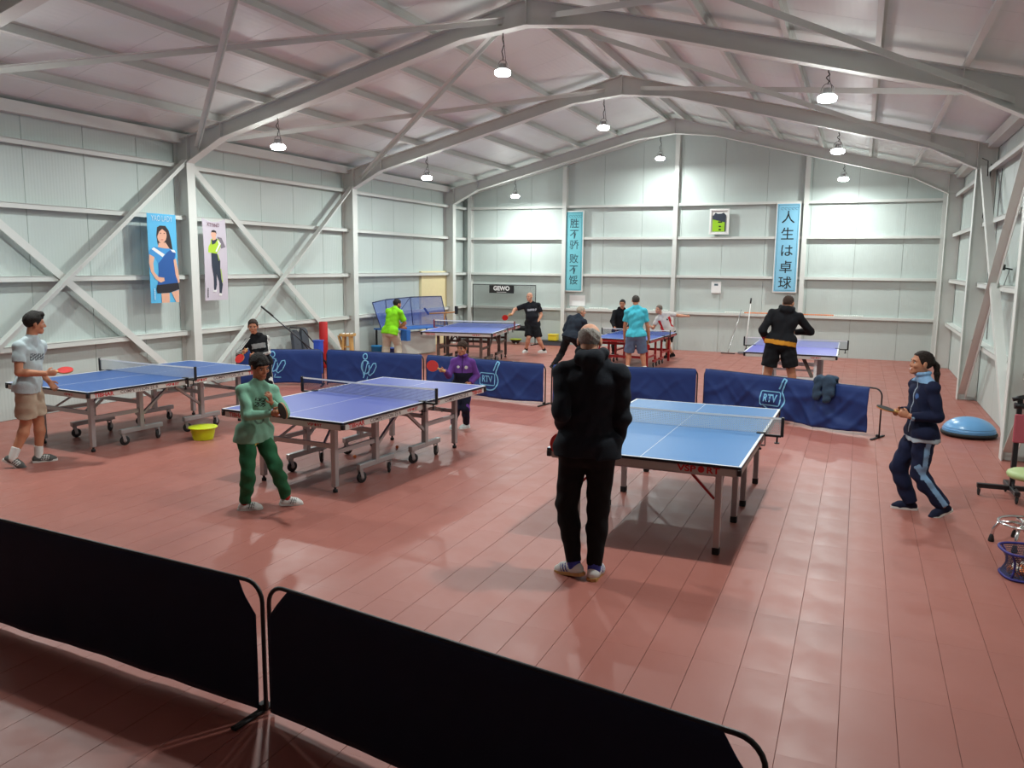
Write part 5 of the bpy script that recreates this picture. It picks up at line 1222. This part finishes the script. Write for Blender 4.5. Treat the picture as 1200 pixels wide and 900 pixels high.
# ---------------------------------------------------------------- loose things on the floor
def build_floor_things():
    ml = mat('lime_plastic', rgb(206, 222, 20), .35)
    b = MB(); b.lathe([(.0, .004), (.115, .004), (.12, .0), (.122, .006), (.150, .13), (.152, .148), (.172, .152), (.174, .160), (.150, .160), (.146, .135), (.116, .014), (.0, .012)], n=36)
    b = b.build('washing_up_bowl', ml, loc=(-7.53, 7.84, 0)); tag(b, 'bright lime plastic bowl on the red floor between two tables', 'bowl')
    MB().lathe([(.150, .148), (.176, .149), (.179, .157), (.176, .164), (.150, .163)], n=36).build('rim', ml, b)
    # balance trainer
    t = empty('balance_trainer', (1.47, 12.38, 0), 0, 'pale blue half-ball balance trainer on the floor by the right wall', 'balance trainer')
    MB().lathe([(.30, .012), (.335, .02), (.345, .04), (.34, .06), (.30, .065)], n=40).lathe([(.0, .014), (.30, .014)], n=40).build('base', M_RUBBER, t)
    MB().lathe([(.325 * math.cos(a), .055 + .20 * math.sin(a)) for a in np.linspace(0, math.pi / 2 - .001, 14)], n=44).build('dome', mat('pale_blue_rubber', rgb(110, 168, 218), .28, var=.03), t)
    r = MB()
    for z in (.09, .12): 
        a = math.asin((z - .055) / .20); r.tube([(.326 * math.cos(a) * math.cos(q), .326 * math.cos(a) * math.sin(q), z) for q in np.linspace(0, 2 * math.pi, 41)[:-1]], .004, 6, closed=True)
    r.build('ring', mat('blue_ring', rgb(90, 140, 190), .4), t)
    # stool
    t = empty('swivel_stool', (1.36, 7.50, 0), .4, 'chrome stool with a pale green seat at the right edge', 'stool')
    MB().lathe([(.0, .56), (.15, .56), (.17, .57), (.178, .59), (.172, .61), (.15, .622), (.0, .626)], n=36).build('seat', mat('pale_green_vinyl', rgb(182, 202, 140), .45), t)
    MB().tube([(0, 0, .12), (0, 0, .56)], .022, 14).build('post', M_CHROME, t)
    MB().tube([(.20 * math.cos(a), .20 * math.sin(a), .19) for a in np.linspace(0, 2 * math.pi, 41)[:-1]], .011, 8, closed=True).build('foot_ring', M_CHROME, t)
    for k in range(5):
        a = 2 * math.pi * k / 5 + 2.6; c, s = math.cos(a), math.sin(a)
        l = MB().tube([(0, 0, .17), (.1 * c, .1 * s, .185), (.19 * c, .19 * s, .17), (.225 * c, .225 * s, .11), (.235 * c, .235 * s, .05)], [.016, .015, .014, .013, .013], 10).build('leg', M_CHROME, t)
        MB().lathe([(.022, 0), (.024, .012), (.016, .05), (.012, .06)], (.236 * c, .236 * s, 0), 12).build('foot_cap', M_RUBBER, l)
    # rolling stand
    t = empty('rolling_stand', (1.49, 9.1, 0), .05, 'black rolling stand with a pink pad behind the stool', 'stand')
    MB().bar((-.30, 0, .10), (.30, 0, .10), .05, .045, (0, 0, 1), ch=.004).bar((0, -.26, .10), (0, .26, .10), .05, .045, (0, 0, 1), ch=.004).build('base', M_BLACK, t)
    MB().bar((0, 0, .12), (0, 0, 1.0), .045, .045, (1, 0, 0), ch=.004).build('pole', M_BLACK, t)
    MB().bar((0.0, 0, .16), (-.0, -.12, .12), .02, .03).build('brace', M_BLACK, t)
    MB().tube([(-.05, -.03, .92), (.05, -.03, .92)], .03, 12).tube([(-.07, -.03, .98), (.03, -.03, 1.01)], .022, 10).build('clamp_knob', M_BLACK, t)
    MB().box((.06, -.04, .70), (.20, .03, .28), ch=.01).build('pad', mat('pink_pad', rgb(190, 92, 104), .6), t)
    cm = castor_mesh().mesh('castor', [M_RUBBER, M_BLACK])
    for x, y in ((-.28, 0), (.28, 0), (0, -.24), (0, .24)):
        o = place(cm, 'castor', t, (x, y, 0)); o.scale = (.62, .62, .62)
    # ball basket with balls
    t = empty('ball_basket', (1.235, 6.72, 0), .2, 'blue-rimmed mesh ball basket at the right edge', 'basket')
    mb = mat('indigo_binding', rgb(52, 48, 130), .6); nm = net_mat('dark_mesh', (.05, .05, .09), .012, .004, .7)
    sq = lambda r, z, n=28: [(r * math.copysign(abs(math.cos(a)) ** .7, math.cos(a)), r * math.copysign(abs(math.sin(a)) ** .7, math.sin(a)), z) for a in np.linspace(0, 2 * math.pi, n + 1)[:-1]]
    MB().tube(sq(.15, .012), .009, 8, closed=True).build('base_rim', mb, t); MB().tube(sq(.165, .20), .010, 8, closed=True).build('top_rim', mb, t)
    w = MB(); a, b2 = sq(.15, .012), sq(.165, .20); rings = [[tuple(np.array(p) * (1 - f) * np.array([1 - .25 * math.sin(math.pi * f)] * 2 + [1]) + np.array(q) * f * np.array([1 - .25 * math.sin(math.pi * f)] * 2 + [1])) for p, q in zip(a, b2)] for f in np.linspace(0, 1, 6)]
    w.grid(28, 5, lambda u, v: rings[int(round(v * 5))][int(round(u * 28)) % 28]); w.build('mesh_wall', nm, t)
    MB().prism([p[:2] for p in sq(.15, 0)], .003, .010, lambda u, v, d: (u, v, d)).build('bottom', mb, t)
    st_ = MB()
    for k in (3, 10, 17, 24): st_.tube([rings[i][k] for i in range(6)], .008, 6)
    st_.build('strap', mb, t)
    rr = random.Random(5); pts = []
    for z, n in ((.031, 26), (.060, 14)):
        tries = 0
        while n and tries < 3000:
            tries += 1; r = .105 * math.sqrt(rr.random()); an = rr.uniform(0, 6.28); p = (r * math.cos(an), r * math.sin(an), z)
            if all((p[0] - q[0]) ** 2 + (p[1] - q[1]) ** 2 + (p[2] - q[2]) ** 2 > .0401 ** 2 for q in pts): pts.append(p); n -= 1
    for k, p in enumerate(pts):
        o = place(OM if k % 2 else WM, 'table_tennis_ball', None, (1.235 + p[0], 6.72 + p[1], p[2])); tag(o, 'orange ball in the mesh basket' if k % 2 else 'white ball in the mesh basket', 'ball', 'orange balls in the mesh basket' if k % 2 else 'white balls in the mesh basket')
    t = empty('ball_picker', (1.33, 7.0, 0), 0, 'clear and chrome ball picker tube standing against the stool', 'ball picker')
    MB().tube([(-.055, -.02, .0), (-.01, -.06, .66)], .022, 12).build('tube', mat('clear_tube', (.62, .66, .68), .15, .5), t); MB().tube([(-.025, -.047, .42), (-.022, -.05, .47)], .028, 12).build('collar', M_BLACK, t)
    # jacket over the barrier
    f = Field((-.30, -.16, -.42), (.30, .16, .16), .009)
    f.cone((-.10, -.065, .03), (-.10, -.085, -.20), .055, .06, .03, flat=((0, 1, 0), .45)); f.cone((.04, -.065, .03), (.05, -.09, -.22), .07, .06, .03, flat=((0, 1, 0), .45)); f.cone((.11, -.065, .02), (.12, -.085, -.14), .045, .04, .03, flat=((0, 1, 0), .5))
    f.cone((-.10, .055, .03), (-.08, .06, -.2), .06, .06, .03, flat=((0, 1, 0), .4)); f.cone((.08, .055, .03), (.08, .06, -.22), .06, .06, .03, flat=((0, 1, 0), .4))
    f.cone((-.10, 0, .058), (.11, 0, .062), .06, .06, .02, flat=((0, 0, 1), .5)); f.cone((.02, -.02, .075), (.08, -.02, .08), .035, .03, .03); f.folds(.004, 1.2, 4)
    o = bpy.data.objects.new('jacket', f.mesh('jacket', mat('teal_jacket', rgb(40, 62, 84), .85, bump=.3))); COL.objects.link(o); o.location = (-.34, 11.945, .665); o.rotation_euler = (0, 0, -.41); tag(o, 'dark teal jacket hanging over the creased navy barrier', 'jacket')
build_floor_things()

# ---------------------------------------------------------------- far left: ball machine, stool, bucket, leaning gear
def build_far_left():
    t = empty('ball_machine', (-10.02, 17.55, 0), -.25, 'table tennis ball machine with a blue catch net and a cream front panel', 'ball machine')
    mb = mat('machine_blue', rgb(52, 112, 190), .45); nb = mat('net_pole', rgb(30, 40, 84), .5)
    mt = net_mat('blue_catch_net', rgb(60, 90, 165), .016, .0068, 1.)
    B = MB(); B.prism([(-.40, -.95), (.10, -1.0), (.42, .55), (.30, .95), (-.40, .95)], .66, .69, lambda u, v, d: (u, v, d)); B.build('tray', mb, t)
    MB().prism([(.10, -.55), (.30, -.42), (.30, -.55)], .40, .66, lambda u, v, d: (u, v, d)).build('flap', mb, t)
    for x, y in ((.05, -.9), (.25, .85), (-.36, -.9), (-.36, .85)): MB().bar((x, y, 0), (x, y, .66), .035, .035, (1, 0, 0)).build('leg', M_BLACK, t)
    MB().box((.0, .0, .30), (.10, 1.5, .56), ch=.01).build('front_panel', mat('cream_panel', rgb(214, 216, 208), .5), t)
    cs = [(-.38, -1.0), (-.40, -.55), (-.40, .3), (.05, .95)]; base = [(-.1, -1.0), (-.40, -.5), (-.36, .35), (.30, .92)]
    for i, (a, b) in enumerate(zip(cs[:-1], cs[1:])):
        za, zb = (1.30, 1.36, 1.40, 1.42)[i], (1.30, 1.36, 1.40, 1.42)[i + 1]
        A0, A1, B0, B1 = Vector((*base[i], .70)), Vector((*a, za)), Vector((*base[i + 1], .70)), Vector((*b, zb))
        MB().grid(8, 8, lambda u, v: A0.lerp(B0, u).lerp(A1.lerp(B1, u), v)).build('catch_net', mt, t)
        MB().tube([A0, A1], .012, 6).tube([A1, B1], .012, 6).build('net_pole', nb, t)
        if i == 1: MB().tube([A0.lerp(B0, .05), B1], .010, 6).build('net_pole', nb, t)
    MB().tube([Vector((*base[-1], .70)), Vector((*cs[-1], 1.42))], .012, 6).build('net_pole', nb, t)
    h = MB().tube([(.34, .75, .69), (.34, .75, 1.0)], .02, 8).tube([(.02, .45, 1.0), (.34, .75, 1.02), (.52, .95, 1.04)], .018, 8).build('arm', mat('orange_brown', rgb(176, 120, 70), .5), t)
    MB().box((.54, .97, 1.09), (.07, .07, .20), ch=.01).build('head', M_BLACK, h); MB().bar((-.02, .40, 1.14), (.06, .48, .98), .04, .05, ch=.004).build('chute', mat('machine_dark_blue', rgb(30, 58, 130), .4), h)
    # wooden stool with balls
    t = empty('wooden_stand', (-9.98, 14.66, 0), .35, 'pale wooden stand holding white balls by the second column', 'stand')
    MB().box((0, 0, .70), (.30, .26, .03), ch=.004).box((0, -.12, .725), (.30, .02, .03)).box((0, .12, .725), (.30, .02, .03)).box((-.14, 0, .725), (.02, .26, .03)).box((.14, 0, .725), (.02, .26, .03)).build('tray', M_WOOD, t)
    for s in (-1, 1): MB().bar((s * .07, 0, .69), (s * .11, 0, .0), .05, .20, (0, 1, 0), ch=.004).build('leg', M_WOOD, t)
    MB().bar((-.08, 0, .46), (.08, 0, .46), .03, .10, (0, 1, 0)).build('rail', M_WOOD, t); MB().bar((-.19, 0, .70), (-.12, 0, .45), .03, .12, (0, 1, 0)).build('brace', M_WOOD, t)
    for k in range(9):
        x, y = (-.09 + .088 * (k % 3)), (-.075 + .07 * (k // 3)); c, s = math.cos(.35), math.sin(.35)
        o = place(WM, 'table_tennis_ball', None, (-9.98 + x * c - y * s, 14.66 + x * s + y * c, .735)); tag(o, 'white ball in the tray of the wooden stand', 'ball', 'white balls on the wooden stand')
    mbk = mat('cyan_plastic', rgb(30, 130, 190), .4)
    b = MB().lathe([(.0, .005), (.10, .005), (.13, .30), (.138, .305), (.138, .315), (.122, .315), (.096, .015), (0, .015)], n=28).build('bucket', mbk, loc=(-10.36, 16.4, 0)); tag(b, 'cyan plastic bucket on the floor behind the navy barrier', 'bucket')
    MB().tube(arc((0, 0, .29), .132, 0, math.pi, 12, (1, 0, 0), (0, .94, -.34)), .004, 6).build('handle', M_CHROME, b)
    b = MB().lathe([(.0, .005), (.09, .005), (.12, .26), (.128, .265), (.128, .275), (.112, .275), (.086, .015), (0, .015)], n=28).build('bucket', mat('deep_blue_plastic', rgb(46, 76, 150), .4), loc=(-9.98, 16.5, 0)); tag(b, 'deep blue bucket beside the legs of the man in lime', 'bucket')
    r = MB().lathe([(.0, .0), (.085, .0), (.09, .01), (.09, .97), (.085, .98), (0, .98)], n=24).build('foam_roller', mat('red_foam', rgb(196, 34, 36), .55), loc=(-10.50, 14.53, 0)); tag(r, 'tall red foam roller standing against the left wall', 'foam roller')
    MB().lathe([(.0, .981), (.06, .981), (.06, .985), (0, .985)], n=20).build('end_cap', mat('red_foam_end', rgb(120, 24, 26), .6), r)
    q = MB(); q.box((0, 0, .335), (.15, .15, .67), ch=.015); q = q.build('storage_tub', mat('royal_blue_plastic', rgb(46, 82, 190), .4), loc=(-10.0, 13.66, 0)); tag(q, 'upright royal blue tub beside the red foam roller', 'tub'); MB().box((0, 0, .67), (.165, .165, .025), ch=.006).build('rim', mat('royal_blue_plastic', rgb(46, 82, 190), .4), q)
    for y, hgt_, l in ((13.70, .86, 'dark grey rounded pad leaning on the left wall, behind the folded frame'), (13.98, .89, 'dark grey rounded pad leaning on the left wall, next to the blue tub')):
        p = MB(); pr = [(-.11, 0), (.11, 0), (.11, hgt_ - .14)] + [(.11 * math.cos(a), hgt_ - .14 + .14 * math.sin(a)) for a in np.linspace(.1, math.pi - .1, 9)] + [(-.11, hgt_ - .14)]
        p.prism(pr, -.035, .035, lambda u, v, d: (d - .12 * v / .9, u, v)); p = p.build('rounded_pad', mat('charcoal_vinyl', rgb(72, 78, 88), .6), loc=(-10.50, y, .0)); tag(p, l, 'pad'); MB().tube([(-.02 - .09, -.04, .55), (.04 - .075, 0, .57), (-.02 - .09, .04, .55)], .008, 6).build('handle', M_BLACK, p)
    t = empty('folded_barrier_frame', (-10.42, 13.35, 0), 0, 'folded black tube frame leaning on the left wall', 'frame')
    MB().tube([(0.22, .75, .012), (.02, .35, .60), (-.10, .06, .90), (-.10, .10, .935), (-.10, .4, .90), (-.09, .52, .84), (.03, .72, .55), (.16, 1.0, .02)], .013, 8).build('tube', M_BLACK, t)
    t = empty('leaning_pole', (-10.44, 12.5, 0), 0, 'long thin dark pole leaning along the left wall brace', 'pole')
    MB().tube([(0.0, .04, 1.37), (.32, 1.85, .02)], .012, 8).build('shaft', mat('grey_shaft', rgb(70, 72, 78), .4, .5), t); MB().tube([(-.003, .01, 1.39), (.042, .28, 1.199)], .019, 8).build('grip', M_BLACK, t)
    # far wall: catch net with sign
    t = empty('ball_catch_net', (-9.3, 21.42, 0), 0, 'free-standing grey ball catch net with a black lettered sign at the far wall', 'catch net')
    z0, z1, xa, xb = .50, 1.66, -.97, .97
    MB().tube([(xa, 0, 0.0), (xa, 0, z1), (xb, 0, z1), (xb, 0, 0.0)], .014, 8).build('frame', M_BLACK, t)
    MB().grid(20, 10, lambda u, v: (xa + (xb - xa) * u, .10 * math.sin(math.pi * v) * math.sin(math.pi * u), z0 + (z1 - z0) * v)).build('net', net_mat('grey_catch_net', (.18, .2, .19), .02, .006), t)
    MB().grid(12, 2, lambda u, v: (xa + (xb - xa) * u, -.03 - .02 * math.sin(math.pi * v), .40 + .13 * v)).grid(12, 1, lambda u, v: (xa + (xb - xa) * u, -.26 * v - .03, .40)).build('trough', M_BLACK, t)
    for x in (xa, xb): MB().bar((x, -.3, .013), (x, .3, .013), .03, .026, (0, 0, 1)).build('foot', M_BLACK, t)
    s = MB().box((-.06, -.025, 1.535), (.76, .012, .22)).build('sign', M_BLACK, t); l = MB(); add_text(l, 'GEWO', .17, lambda a, b: (-.06 + a, -.0325, 1.555 + b), .50, .006); l.add([(-.21, -.0325, 1.45), (.09, -.0325, 1.45), (.09, -.0325, 1.46), (-.21, -.0325, 1.46)], [(0, 1, 2, 3)])
    l.build('lettering', ink('white', (.8, .8, .8)), s, label='white lettering on the sign')
    b = MB().lathe([(.0, .01), (.09, .01), (.17, .11), (.165, .115), (.085, .02), (0, .02)], n=26).build('bowl', mat('dark_bowl', rgb(52, 44, 40), .5), loc=(-9.0, 21.62, 0)); tag(b, 'dark bowl with a lime rim on the floor by the far wall', 'bowl'); MB().lathe([(.16, .105), (.175, .108), (.172, .125), (.155, .12)], n=26).build('rim', ml_, b)
    y = MB().box((0, 0, .145), (.26, .22, .17), ch=.02).build('storage_box', mat('yellow_plastic', rgb(228, 206, 50), .45), loc=(-7.86, 21.62, .066)); tag(y, 'yellow box lying on the black trough at the foot of the far wall', 'box'); MB().box((0, 0, .235), (.28, .24, .02), ch=.006).build('lid', mat('yellow_plastic', rgb(228, 206, 50), .45), y)
    k = MB().box((-7.85, 21.62, .06), (.8, .34, .115), ch=.01).build('equipment_tray', mat('charcoal_vinyl', rgb(72, 78, 88), .6)); tag(k, 'low dark tray along the foot of the far wall', 'tray'); MB().bar((-8.25, 21.62, .118), (-7.45, 21.62, .118), .36, .012, (0, 0, 1)).build('rim', M_BLACK, k)
    # mop and pole on the far wall
    t = empty('mop', (-2.62, YB - .33, 0), 0, 'white-handled mop leaning on the far wall beside the right table', 'mop')
    MB().tube([(0, 0, .10), (.06, .16, 1.36)], .014, 8).build('handle', M_WHITE, t); MB().tube([(.055, .15, 1.30), (.063, .167, 1.44)], .02, 8).build('grip', M_BLACK, t); MB().box((0, 0, .045), (.36, .10, .05), ch=.012).tube([(0, 0, .06), (0, 0, .14)], .02, 8).build('head', mat('mop_grey', rgb(120, 122, 126), .8), t)
    p = MB().tube([(0, 0, .0), (.0, .0, .012), (.26, .2, 1.12)], .012, 8).build('floor_squeegee', M_CHROME, loc=(-3.05, YB - .34, .012)); tag(p, 'grey pole leaning on the far wall left of the mop', 'pole'); MB().box((0, 0, .0), (.36, .05, .02), ch=.004).build('blade', M_RUBBER, p)
ml_ = mat('lime_plastic', rgb(206, 222, 20), .35)
build_far_left()
